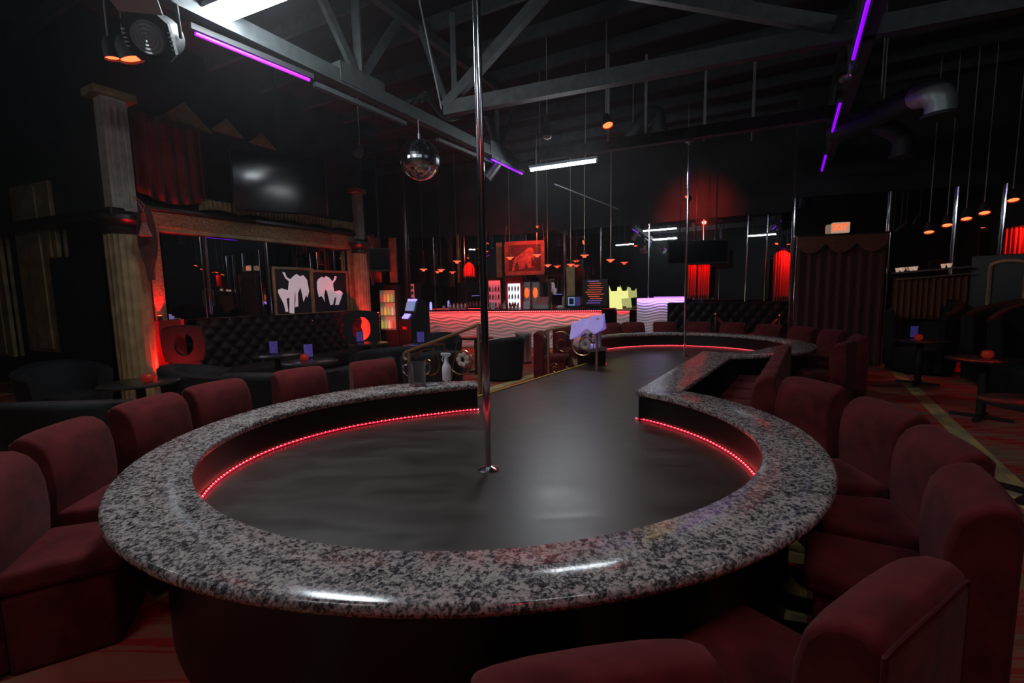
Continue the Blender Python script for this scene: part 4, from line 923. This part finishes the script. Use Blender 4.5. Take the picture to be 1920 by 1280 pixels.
# ------------------------------------------------------------------ bin, rope posts
p = onz(982, 680, 0); t = thing('steel_bin', 'round brushed steel waste bin in front of the bar', 'bin', (p.x, p.y, 0))
MB().lathe([(.19, 0.0), (.19, .04)], 32).build('base', 'black', t); MB().lathe([(.185, .042), (.19, .66)], 48).build('body', 'steel', t, smooth=60); MB().lathe([(.197, .662), (.20, .70), (.17, .72), (.14, .71)], 32).build('lid', 'silver', t)
def ropepost(px, py, D, label):
    p = at(px, py, D); t = thing('rope_post', label, 'post', (p.x, p.y, 0), group='brass rope posts')
    MB().lathe([(.15, 0), (.15, .02), (.04, .05)], 24).build('foot', 'brass', t); MB().tube([(0, 0, .05), (0, 0, p.z-.12)], .022, 14).build('shaft', 'brass', t)
    MB().sphere((0, 0, p.z-.03), .04, 14, 8).build('knob', 'brass', t); MB().tube([(0, 0, p.z-.13), (0, 0, p.z-.09)], .035, 12).build('collar', 'brass', t); return p
ra = ropepost(1342, 587, 10.6, 'left brass rope post behind the far circle'); rb_ = ropepost(1462, 589, 10.35, 'right brass rope post behind the far circle')
tag(MB().tube([Vector((ra.x+.04, ra.y, ra.z-.11)).lerp(Vector((rb_.x-.04, rb_.y, rb_.z-.11)), k/16) + Vector((0, 0, -.38*(1-(k/8-1)**2))) for k in range(17)], .022, 10).build('barrier_rope', 'rope'), 'drooping red velvet rope between the two brass posts', 'rope')

# ------------------------------------------------------------------ the bar
B0, B1 = Vector((-4.14, 14.24, 0)), Vector((2.49, 12.50, 0)); bd = (B1-B0).normalized(); bn = Vector((bd.y, -bd.x, 0)); BL = (B1-B0).length
brz = math.atan2(bd.y, bd.x)
t = thing('bar_counter', 'long bar with white wavy relief front and red light strip under its top', 'bar', B0, brz)
def wave(u, v, amp=0.032):
    x = u*BL; z = 0.06 + v*1.0; ph = z/0.1 + 0.34*math.sin(x*2*PI/0.72 + 1.9*z/0.1*0.5) + 0.12*math.sin(x*2*PI/1.7 + z*5)
    return (x, -amp*abs(math.sin(PI*ph))**0.7, z)
MB().grid(wave, 330, 110).build('wave_front', 'wave', t, smooth=180)
MB().box((BL/2, 0.35, 0.53), (BL, 0.66, 1.06)).build('carcass', 'darkwood', t)
MB().box((BL/2, 0.27, 1.135), (BL+.1, 0.82, 0.045)).build('bar_top', 'tabletop', t, bevel=0.008)
MB().box((BL/2, -0.01, 0.035), (BL, 0.04, 0.07)).build('kick_board', 'gold', t)
MB().box((BL/2, -0.095, 1.10), (BL, 0.02, 0.02)).build('led_channel', 'ledtape', t)
mb = MB()
for k in range(int(BL/0.06)): mb.box((0.03+k*.06, -0.108, 1.098), (0.012, 0.01, 0.012))
o = mb.build('led_lights', 'leddot', t, smooth=0); o['kind'] = 'stuff'
lamp('red_strip_light', 'AREA', t, (BL/2, -0.10, 1.085), 15, (1, 0.03, 0.03), BL*0.98, (0, 0.28, -1), size_y=0.03)
# white light that falls on the front comes from the hanging fluorescent tubes
def onbar(px, zoff=1.16, back=0.25):   # a point on the bar top under a picture column
    q = onwall(px, 580, B0 - bn*back, B1 - bn*back); return Vector((q.x, q.y, zoff))
# register, monitor, papers, bottles, glasses
p = onbar(1017); t = thing('cash_register', 'grey cash register on the bar', 'cash register', p, brz+PI)
MB().box((0, 0, .06), (.42, .40, .12)).build('drawer', 'silver', t, bevel=.008); MB().add([(-.19, -.15, .12), (.19, -.15, .12), (.19, .18, .12), (-.19, .18, .12), (-.17, -.15, .34), (.17, -.15, .34), (.17, .10, .20), (-.17, .10, .20)], [(3, 2, 1, 0), (4, 5, 6, 7), (0, 1, 5, 4), (1, 2, 6, 5), (2, 3, 7, 6), (3, 0, 4, 7)]).build('body', 'silver', t, bevel=.006)
p = onbar(1077); t = thing('screen_terminal', 'small black screen terminal glowing blue on the bar', 'monitor', p, brz)
MB().box((0, 0, .20), (.40, .05, .30)).build('casing', 'black', t, bevel=.008); MB().box((-.08, -.028, .20), (.19, .006, .24)).build('blue_panel', 'screenblue', t); MB().box((-.08, -.033, .20), (.13, .004, .17)).build('inner_panel', 'navy', t); MB().box((.10, -.028, .20), (.13, .006, .24)).build('picture_panel', 'uvcard', t); MB().box((0, .04, .03), (.2, .16, .06)).build('stand', 'black', t)
p = onbar(987, back=.05); t = MB().box((p.x, p.y, p.z+.11), (.17, .02, .22), rz=brz).build('white_notice', 'paper'); t.data.materials[0] = M['plasticw']; tag(t, 'small white notice standing on the bar left of the cash register', 'sign')
p = onbar(924, back=.05); t = MB().box((p.x, p.y, p.z+.10), (.13, .02, .20), rz=brz).build('white_notice', 'plasticw'); tag(t, 'small narrow white notice on the bar just right of the near pole', 'sign')
for k, (px, nm, h, r, m_) in enumerate(((808, 'upright glass with added violet glow', .24, .04, 'screenviolet'), (832, 'pale cup', .12, .045, 'plasticw'), (876, 'red cup', .14, .04, 'redpaint'), (1050, 'white bowl', .09, .11, 'plasticw'), (1042, 'red bowl', .06, .09, 'redpaint'), (1056, 'pale figurine bottle', .34, .035, 'silver'))):  # the upright glass borrows a screen's violet glow, no lamp inside
    p = onbar(px); t = MB().lathe([(r*.8, 0), (r, h*.4), (r*.85, h*.8), (r*.5, h*.95), (r*.5, h)], 16).build('bar_vessel', m_); t.location = p; tag(t, '%s standing on the bar %s' % (nm, ('left of the row of metal shakers', 'just left of the metal shakers', 'right of the metal shakers', 'between the cash register and the screen terminal', 'beside the white bowl by the register', 'tall behind the white bowl')[k]), 'cup', 'vessels on the bar')
for k in range(5):
    p = onbar(844+7*k); t = MB().lathe([(.045, 0), (.05, .08), (.035, .16), (.02, .18), (0, .185)], 16).build('metal_shaker', 'steel'); t.location = p; tag(t, 'metal shaker on the bar, %s of five' % ('leftmost', 'second from left', 'middle', 'second from right', 'rightmost')[k], 'shaker', 'metal shakers on the bar')
for k in range(9):
    p = onbar(938+6.5*k if k < 6 else 1010+8*k-40, back=0.5); h = .16+.05*((k*37) % 5)/4; t = MB().lathe([(.035, 0), (.035, h*.6), (.014, h*.8), (.014, h)], 12).build('bar_bottle', BOT[k % 4]); t.location = p; tag(t, 'small dark bottle at the back of the bar, %s' % ('first', 'second', 'third', 'fourth', 'fifth', 'sixth', 'seventh', 'eighth', 'ninth')[k] + ' from the left', 'bottle', 'bottles at the back of the bar')
# end pedestal right of the bar
a = at(1168, 640, 12.7); t = thing('bar_pedestal', 'short wavy fronted pedestal with red light right of the towel', 'counter', (a.x, a.y, 0), brz)
MB().grid(lambda u, v: ((u-.5)*.34, -.02*abs(math.sin(PI*(v*9+.3*math.sin(u*5)))), .05+v), 20, 60).build('wave_front', 'wave', t, smooth=180); MB().box((0, .18, .53), (.34, .34, 1.05)).build('carcass', 'darkwood', t); MB().box((0.02, .12, 1.10), (.52, .6, .04)).build('pedestal_top', 'tabletop', t, bevel=.006); MB().box((0, -.06, 1.07), (.34, .02, .02)).build('led_channel', 'led', t)
# wavy counter reflected in the back mirror, built solid before it with its light
a0, a1 = at(1194, 600, 12.0), at(1283, 600, 11.75); d_ = Vector((a1.x-a0.x, a1.y-a0.y, 0)); L_ = d_.length
t = thing('reflected_counter', 'mirror reflection of a white wavy violet lit counter, built solid behind the far circle', 'counter', (a0.x, a0.y, 0), math.atan2(d_.y, d_.x))
MB().grid(lambda u, v: (u*L_, -.02*abs(math.sin(PI*(v*12+.5*math.sin(u*9)))), .5+v*.88), 60, 80).build('wave_front', 'wave', t, smooth=180); MB().box((L_/2, .17, .70), (L_, .3, 1.38)).build('carcass', 'darkwood', t); MB().box((L_/2, .0, 1.40), (L_, .08, .05)).build('light_strip', 'purpleled', t)
lamp('violet_strip_light', 'AREA', t, (L_/2, -.10, 1.38), 2.2, (.55, .3, 1), L_, (0, .3, -1), size_y=.03)
# back bar: fridges, framed picture, equipment
ordn = ['leftmost', 'second from left', 'third from left', 'fourth from left', 'fifth from left', 'sixth from left', 'seventh from left', 'eighth from left', 'ninth from left']
def cabinet(px0, px1, py0, py1, D, label, name, cat, body, face, rows, cans=None, rz=brz, inset=.06, win=None, head=None, where='in the machine'):
    a = at(px0, py0, D); b = at(px1, py0, D); zt = a.z; zb = max(0, at(px0, py1, D).z); W_ = (b-a).length; c = (a+b)/2
    t = thing(name, label, cat, (c.x, c.y, 0), rz)
    MB().box((0, .3, (zt)/2), (W_, .58, zt)).build('body', body, t, bevel=.01)
    wz0, wz1 = win if win else (.12, .95); z0 = zb + (zt-zb)*wz0; z1 = zb + (zt-zb)*wz1
    MB().box((0, -.012, (z0+z1)/2), (W_-2*inset, .02, z1-z0)).build('lit_interior', face, t)
    if head: MB().box((0, -.02, z1+.06), (W_-2*inset, .03, .12)).build('header_panel', head, t)
    k = 0
    for j in range(rows):
        z = z0 + (z1-z0)*(j+.12)/rows
        MB().box((0, -.05, z-.015), (W_-2*inset, .08, .012)).build('shelf', 'grey', t)
        nn = max(3, int((W_-2*inset)/.085))
        for i in range(nn):
            x = -(W_-2*inset)/2 + (i+.5)*(W_-2*inset)/nn; h = (z1-z0)/rows*.62
            m_ = (cans or BOT)[(i*7+j*3) % len(cans or BOT)]; o = MB().lathe([(.028, 0), (.028, h*.65), (.014, h*.85), (.013, h)], 8).build('bottle', m_); o.location = Vector((c.x, c.y, z)) + Vector((math.cos(rz)*x + math.sin(rz)*.06, math.sin(rz)*x - math.cos(rz)*.06, 0))
            tag(o, '%s drink, %s, %s shelf %s' % (('amber', 'clear', 'green', 'red')[(i*7+j*3) % 4] if not cans else ('yellow', 'red', 'green', 'orange', 'cream')[(i*7+j*3) % 5], ordn[i], ('bottom', 'second', 'third', 'fourth')[j], where), 'bottle', 'drinks %s' % where)
    return t, W_, zt
cabinet(706, 745, 534, 665, 11.9, 'black vending machine left of the bar', 'vending_machine', 'vending machine', 'black', 'vendlight', 3, GLOW_CANS, win=(.36, .92), where='in the vending machine')
cabinet(766, 777, 530, 580, 14.95, 'narrow red lit fridge behind the dark post', 'drink_fridge', 'fridge', 'black', 'fridgepink', 4, BOT, inset=.01, where='in the narrow fridge')
cabinet(914, 940, 519, 583, 14.8, 'red glowing drink fridge right of the near pole', 'drink_fridge', 'fridge', 'black', 'fridgepink', 3, BOT, inset=.03, win=(.1, .78), head='fridgered', where='in the red glowing fridge')
t, W_, zt = cabinet(946, 981, 519, 583, 14.7, 'red fridge with a white lit glass door', 'drink_fridge', 'fridge', 'redpaint', 'fridgelight', 3, BOT, inset=.10, win=(.1, .8), where='in the white lit fridge')
for x0, x1, lab in ((981, 994, 'silver cabinet with an orange emblem, left of two behind the bar'), (996, 1011, 'silver cabinet with an orange emblem, right of two behind the bar')):
    a, b = at(x0, 528, 14.15), at(x1, 528, 14.1); c = (a+b)/2; t = thing('silver_cabinet', lab, 'cabinet', (c.x, c.y, 0), brz, 'silver cabinets behind the bar'); W2 = (b-a).length
    MB().box((0, .12, a.z/2), (W2-.01, .24, a.z)).build('body', 'silver', t, bevel=.03); MB().plate([(.12*math.cos(q_)*.6, 1.62+.16*math.sin(q_)) for q_ in [2*PI*k/14 for k in range(14)]], -.012, -.002).build('oval_emblem', 'exitred', t); 
a, b = at(949, 457, 13.9), at(1018, 452, 13.7); W2 = (b-a).length; zc = at(983, 484, 13.8).z; c = (a+b)/2
t = thing('framed_picture', 'framed picture of a crouching figure lit red, hanging over the bar', 'picture', (c.x, c.y, zc), brz)
Hh = W2*.40
MB().box((0, 0, 0), (W2, .04, Hh*2)).build('ground', 'artdark', t)
for cc, dd in (((0, -.03, Hh), (W2+.08, .05, .12)), ((0, -.03, -Hh), (W2+.08, .05, .12)), ((-W2/2, -.03, 0), (.12, .05, Hh*2)), ((W2/2, -.03, 0), (.12, .05, Hh*2))): MB().box(cc, dd).build('frame_rail', 'artframe', t, bevel=.01)
kx = W2/430; P_ = [(60, 350), (85, 230), (110, 190), (180, 150), (230, 110), (270, 85), (310, 90), (335, 150), (330, 220), (300, 200), (295, 290), (330, 310), (260, 320), (230, 260), (215, 320), (150, 330), (135, 240), (110, 260), (90, 345)]
MB().plate([((x-215)*kx, (205-y)*kx) for x, y in P_], -.032, -.021).build('painted_figure', 'art', t, smooth=0)
for sx_ in (-.6, .6): MB().tube([(sx_, 0, Hh), (sx_*.9, 0, Hh+.55)], .006, 6).build('hanging_wire', 'wire', t)
# menu board
a, b = at(1092, 524, 13.2), at(1139, 524, 12.95); c = (a+b)/2; W2 = (b-a).length; t = thing('menu_board', 'black board with rows of red and violet writing right of the terminal', 'menu board', (c.x, c.y, 1.2), brz); H2 = a.z-1.2
MB().box((0, 0, H2/2), (W2, .05, H2)).build('board', 'black', t, bevel=.004)
for k in range(11):
    w2 = W2*(.45+.25*((k*29) % 7)/7); MB().box((((k*13) % 5-2)*.02, -.03, H2*(.93-.08*k)), (w2, .006, .018)).build('writing_line', 'neonb' if k in (0, 10, 9) else 'neon', t)
# yellow sign
a = at(1158, 560, 12.9); t = MB().plate([(-.22, -.25), (-.24, .38), (-.18, .22), (-.02, .22), (.0, .34), (.08, .32), (.12, .22), (.24, .22), (.28, .28), (.30, .02), (.10, .0), (.14, -.30), (.05, -.38), (-.05, -.25)], -.02, .02).build('yellow_sign', 'yellowsign', smooth=0); t.location = (a.x, a.y, a.z); t.rotation_euler = (0, 0, brz); tag(t, 'yellow lit cut-out sign on the pedestal right of the menu board', 'sign')
# pendants
def pendant(px, py, D, label):
    p = at(px, py, D); t = thing('pendant_lamp', label, 'pendant lamp', p, group='red disc pendants over the bar')
    MB().lathe([(.03, .10), (.05, .05), (.11, .03), (.12, .015), (.05, .0)], 24).build('shade', 'grey', t); MB().lathe([(.118, .012), (.10, -.0), (.05, -.015), (.045, -.05), (0, -.06)], 24).build('glass', 'redglow', t)
    MB().tube([(0, 0, .1), (0, 0, 3.5+.02-p.z if False else 5.7-p.z)], .009, 6).build('stem', 'brassdull', t)
for px, py, D, lab in ((956, 483, 13.0, 'red disc pendant in front of the left side of the framed picture'), (1007, 478, 12.9, 'red disc pendant in front of the right side of the framed picture'), (1096, 479, 12.6, 'red disc pendant over the right end of the bar'), (857, 490, 13.3, 'red disc pendant left of the near pole'), (1145, 487, 12.8, 'reflected red disc pendant built solid above the yellow sign'), (794, 505, 14.4, 'red disc pendant above the left part of the bar, left one'), (827, 506, 14.4, 'red disc pendant above the left part of the bar, right one'), (1027, 497, 14.1, 'reflected red disc pendant built solid right of the framed picture, left one of a pair'), (1070, 496, 13.9, 'reflected red disc pendant built solid right of the framed picture, right one of a pair')):
    pendant(px, py, D, lab)  # some of these are mirror reflections built as solid pendants
# green black post, gold wall pieces by the bar
a = at(765, 560, 12.2); tag(MB().tube([(a.x, a.y, 0), (a.x, a.y, 5.6)], .09, 20).build('round_post', 'tabletop'), 'dark round steel post between the vending machine and the bar', 'post')
for px0, px1, yt, yb, D, lab in ((696, 712, 446, 530, 13.2, 'narrow gold wall strip behind the small black television'), (728, 742, 446, 530, 13.2, 'gold wall strip right of the small black television'), (930, 941, 455, 520, 14.6, 'gold wall strip left of the framed picture'), (1062, 1078, 500, 560, 13.7, 'gold fluted wall strip left of the menu board'), (856, 860, 440, 530, 15.0, 'thin gold wall strip behind the left pendants')):
    a, b = at(px0, yt, D), at(px1, yt, D); zb = at(px0, yb, D).z; t = MB().box(((a.x+b.x)/2, (a.y+b.y)/2, (a.z+zb)/2), ((b-a).length, .08, a.z-zb), rz=brz).build('gold_strip', 'gold', bevel=.01); tag(t, lab, 'pilaster', 'gold wall strips by the bar')
a, b = at(690, 464, 9.7), at(731, 466, 9.9); c = (a+b)/2; t = thing('small_television', 'small black television hanging right of the right column', 'television', (c.x, c.y, at(710, 487, 9.8).z), math.atan2((b-a).y, (b-a).x)-.2)
MB().box((0, 0, 0), ((b-a).length, .06, .50)).build('casing', 'black', t, bevel=.01); MB().box((0, -.033, .01), ((b-a).length-.05, .006, .43)).build('screen', 'screen', t); MB().tube([(0, .05, .2), (0, .1, 5.7-t.location.z)], .02, 8).build('mount', 'black', t)
# cash machine
a = at(776, 600, 11.0); t = thing('cash_machine', 'black cash machine with lit blue screen left of the bar', 'cash machine', (a.x, a.y, 0), brz-.5)
sd_ = [(.30, 0), (.30, 1.30), (.12, 1.52), (-.02, 1.50), (-.12, 1.20), (-.26, 1.05), (-.26, .0)]
mb = MB(); n = len(sd_); vs_ = [(-.24, y, z) for y, z in sd_] + [(.24, y, z) for y, z in sd_]; mb.add(vs_, [tuple(range(n)), tuple(range(2*n-1, n-1, -1))] + [(i, n+i, n+(i+1) % n, (i+1) % n) for i in range(n)]).build('body', 'tabletop', t, bevel=.015)
def tilt(mb_, c, d): return mb_.box(c, d, rx=-math.atan2(.10, .30))
tilt(MB(), (0, -.085, 1.36), (.34, .02, .22)).build('screen', 'screenblue', t); tilt(MB(), (0, -.02, 1.50), (.34, .04, .06)).build('top_light', 'screenviolet', t); MB().box((0, -.21, 1.13), (.24, .02, .14), rx=-.75).build('keypad', 'screenviolet', t); MB().box((0, -.265, .85), (.18, .02, .07)).build('red_slot_panel', 'redpaint', t)

# ------------------------------------------------------------------ back right: booth, television, drapes, mirror lights
b0, b1 = at(1252, 620, 11.0), at(1478, 620, 10.45); d_ = Vector((b1.x-b0.x, b1.y-b0.y, 0)); L_ = d_.length; zt = at(1360, 566, 10.75).z
t = thing('tufted_booth', 'black button tufted booth wall behind the far circle', 'booth', (b0.x, b0.y, 0), math.atan2(d_.y, d_.x))
MB().grid(lambda u, v: (u*L_, -.03*abs(math.sin(u*L_*PI/.24+v*PI*4))*abs(math.sin(u*L_*PI/.24-v*PI*4)), .05+v*(zt-.05)), 120, 50).build('tufted_face', 'tuft', t, smooth=180)
MB().box((L_/2, .10, zt/2), (L_, .17, zt)).build('back_frame', 'tuft', t, bevel=.03)
mb = MB()
for i in range(int(L_/.12)):
    for j in range(9):
        if (i+j) % 2 == 0: mb.sphere((.06+i*.12, -.03, .3+j*.12), .010, 6, 4)
o = mb.build('crystal_buttons', 'crystal', t); o['kind'] = 'stuff'
a, b = at(1251, 455, 11.0), at(1368, 448, 10.7); c = (a+b)/2; W2 = (b-a).length; t = thing('wall_television', 'black wide television hanging before the back mirror behind the far pole', 'television', (c.x, c.y, at(1310, 473, 10.85).z), math.atan2((b-a).y, (b-a).x))
MB().box((0, .04, 0), (W2, .07, .56)).build('casing', 'black', t, bevel=.012); MB().box((0, 0, .01), (W2-.08, .012, .48)).build('screen', 'screen', t); 
for sx_ in (-.4, .4): MB().tube([(sx_, .05, .28), (sx_, .05, 5.6-c.z-.25)], .015, 8).build('mount_pole', 'black', t)
# red drapes lit from above
def drape(px0, px1, pyt, pyb, D0, D1, label, name='red_drape', m='drape', folds=9, arch=0.0, zb=None, amp=.035, light=0, grp='red drapes'):
    a, b = at(px0, pyt, D0), at(px1, pyt, D1); d = Vector((b.x-a.x, b.y-a.y, 0)); L_ = d.length; zt = max(a.z, b.z); z0 = zb if zb is not None else at(px0, pyb, D0).z
    t = thing(name, label, 'drape', (a.x, a.y, 0), math.atan2(d.y, d.x), grp)
    MB().grid(lambda u, v: (u*L_, amp*math.sin(u*folds*2*PI + .6*math.sin(u*17))*(.7+.3*v), z0 + (zt - arch*(2*u-1)**2*L_ - z0)*(1-v)), folds*14, 8).build('cloth', m, t, solid=.006, smooth=180)
    MB().tube([(0, 0, zt+.01), (L_, 0, zt+.01)], .015, 8).build('rod', 'black', t)
    if light:
        lm = thing('red_downlight', 'small red lamp above the ' + ' '.join(label.split()[:11]), 'lamp', (a.x + d.x*.5 + .0, a.y + d.y*.5, zt+.12), 0, 'small red lamps over the drapes')
        MB().tube([(0, -.22, 0), (0, -.22, .1)], .035, 12).build('can', 'black', lm); MB().tube([(0, -.22, .1), (0, -.22, 5.7-lm.location.z)], .006, 6).build('stem', 'black', lm); MB().tube([(0, -.22, -.006), (0, -.22, 0)], .03, 12).build('lens', 'redlens', lm)
        lamp('red_light', 'SPOT', lm, (0, -.22, -.01), light, (1, .03, .02), .03, (0, .35, -1), 110)
    return t, L_, zt
drape(1288, 1306, 495, 560, 11.5, 11.45, 'narrow red drape under the left half of the wall television', folds=4, light=25)
drape(1309, 1331, 495, 560, 11.45, 11.4, 'red drape under the right half of the wall television', folds=5, light=25)
drape(1452, 1482, 470, 566, 10.6, 10.5, 'bright red drape at the left edge of the curtain wall', folds=6, arch=.25, light=90)
drape(1882, 1925, 428, 475, 8.5, 8.3, 'bright red drape at the right edge above the black partition', folds=5, light=80, zb=2.0)
drape(868, 890, 492, 520, 14.3, 14.25, 'small bright red drape left of the near pole', folds=5, arch=.5, light=70)
# maroon curtain with scalloped valance
cA, cB = (6.02, 9.62), (7.70, 9.11); ca = onwall(1490, 445, cA, cB); cb = onwall(1664, 436, cA, cB); d_ = Vector((cb.x-ca.x, cb.y-ca.y, 0)); L_ = d_.length; zt = (ca.z+cb.z)/2
t = thing('maroon_curtain', 'heavy maroon curtain in deep folds below the exit sign', 'curtain', (ca.x, ca.y, 0), math.atan2(d_.y, d_.x))
MB().grid(lambda u, v: (u*L_ + .02*math.sin(u*9*2*PI), .0 + .06*math.sin(u*9*2*PI)*(.55+.45*v), .02 + (zt-.1)*(1-v)), 220, 12).build('cloth', 'curtain', t, solid=.008, smooth=180)
def scal(u, v):
    k = (u*3) % 1.0; dz = .16 + .20*math.sin(PI*k)**.8
    return (u*L_, -.10 - .03*math.sin(PI*k)*v, zt - v*dz)
MB().grid(scal, 120, 10).build('scalloped_valance', 'valance', t, solid=.01, smooth=180)
MB().box((L_/2, -.06, zt+.01), (L_+.04, .14, .025)).build('top_rail', 'chrome', t)
MB().tube([(0.02, -.09, .02), (0.02, -.09, zt)], .014, 8).build('edge_rail', 'chrome', t)
MB().tube([(L_+.01, -.09, .02), (L_+.01, -.09, zt)], .014, 8).build('edge_rail', 'chrome', t)
# exit sign
ea, eb = onwall(1562, 426, (cA[0], cA[1]-.1), (cB[0], cB[1]-.1)), onwall(1596, 425, (cA[0], cA[1]-.1), (cB[0], cB[1]-.1)); c = (ea+eb)/2; W2 = (eb-ea).length
t = thing('exit_sign', 'white box sign with glowing red EXIT letters above the maroon curtain', 'exit sign', (c.x, c.y, zt+.03), math.atan2(d_.y, d_.x))
MB().box((0, .085, .115), (W2, .10, .21)).build('housing', 'exitface', t, bevel=.02)
cu = bpy.data.curves.new('exit_text', 'FONT'); cu.body = 'EXIT'; cu.size = .175; cu.align_x = 'CENTER'; cu.align_y = 'CENTER'; cu.extrude = .004; cu.offset = .004; cu.materials.append(M['exitred'])
tmp = bpy.data.objects.new('exit_text', cu); me = bpy.data.meshes.new_from_object(tmp); bpy.data.objects.remove(tmp); o = bpy.data.objects.new('letters', me); C.objects.link(o); o.parent = t; o.location = (-0.02, .030, .115); o.rotation_euler = (PI/2, 0, 0); o.scale = (.78, 1.05, 1)
# black partition with gold arch, right
pa, pb = at(1822, 480, 8.35), at(1935, 474, 7.75); d_ = Vector((pb.x-pa.x, pb.y-pa.y, 0)); L_ = d_.length; zt = pa.z
t = thing('arched_partition', 'black partition with a gold arched frame at the right edge', 'partition', (pa.x, pa.y, 0), math.atan2(d_.y, d_.x))
MB().box((L_/2, .05, zt/2), (L_, .1, zt)).build('panel', 'kneewall', t, bevel=.01)
def px2(px, py): q = onwall(px, py, (pa.x, pa.y), (pb.x, pb.y)); return ((Vector((q.x-pa.x, q.y-pa.y, 0))).dot(d_.normalized()), q.z)
xo0, zz = px2(1852, 570); xo1, _ = px2(1920, 570); xm = (xo0+xo1)/2; hw_ = (xo1-xo0)/2; z1_ = px2(1852, 500)[1]
arc = [(xo0, 1.0), (xo0, z1_)] + [(xm - hw_*math.cos(a_*PI/10), z1_ + .09*math.sin(a_*PI/10)) for a_ in range(1, 10)] + [(xo1, z1_), (xo1, 1.0)]
MB().tube([(x, -.02, z) for x, z in arc], .035, 8).build('gold_arch', 'gold', t)
# big tub seats, right lounge
for x, y, fx, fy, lab in ((7.62, 8.42, -1, -.5, 'high backed black tub seat nearest the maroon curtain'), (7.95, 7.25, -1, -.1, 'high backed black tub seat in front of the gold arched partition'), (7.3, 6.2, -1, -.4, 'high backed black tub seat behind the nearer right table'), (6.75, 5.05, -1, .2, 'high backed black tub seat cut by the right edge')):
    tub(1, x, y, (fx, fy), lab, GB)
# glass candle cups on a ledge before the right mirror
la, lb = at(1675, 512, 8.75), at(1815, 500, 8.3)
d_ = lb-la; o = MB().bar(la, lb, .22, .03).build('glass_ledge', 'grey'); tag(o, 'narrow shelf with small candle cups before the right mirror', 'shelf')
o = MB().bar(la + Vector((0, -.08, -.12)), lb + Vector((0, -.08, -.12)), .02, .02).build('ledge_rail', 'brassdull'); tag(o, 'thin brass rail below the candle cup shelf', 'rail')
for k, px in enumerate((1683, 1692, 1710, 1718, 1770, 1781)):
    f_ = (px-1675)/140; q = la.lerp(lb, f_) + Vector((0, 0, .016)); t = MB().lathe([(.022, 0), (.035, .05), (.04, .075), (.034, .075), (.02, .01)], 14).build('candle_cup', M['exitface']); t.location = q; tag(t, 'small glowing candle cup on the shelf before the right mirror, %s from the left' % ('first', 'second', 'third', 'fourth', 'fifth', 'sixth')[k], 'candle holder', 'candle cups on the shelf')
drape(1676, 1815, 520, 560, 8.78, 8.33, 'dark shimmering drape below the candle cup shelf', name='sequin_drape', m='valance', folds=12, zb=1.0, amp=.04, grp=None)
for px, py, D, lab in ((1776, 423, 8.3, 'reflected red lamp built solid left of the chrome strip before the right mirror'), (1812, 411, 8.0, 'reflected red lamp built solid right of the chrome strip before the right mirror'), (1846, 400, 7.8, 'reflected red lamp built solid above the black partition'), (1900, 376, 7.6, 'reflected red lamp built solid nearest the right edge'), (1742, 436, 8.5, 'smallest reflected red lamp built solid, nearest the curtain')):
    parlamp(at(px, py, D), lab, .07, 3, (-.25, -.35, -1), 90)  # red lights reflected in the right mirror, built as solid hanging lamps
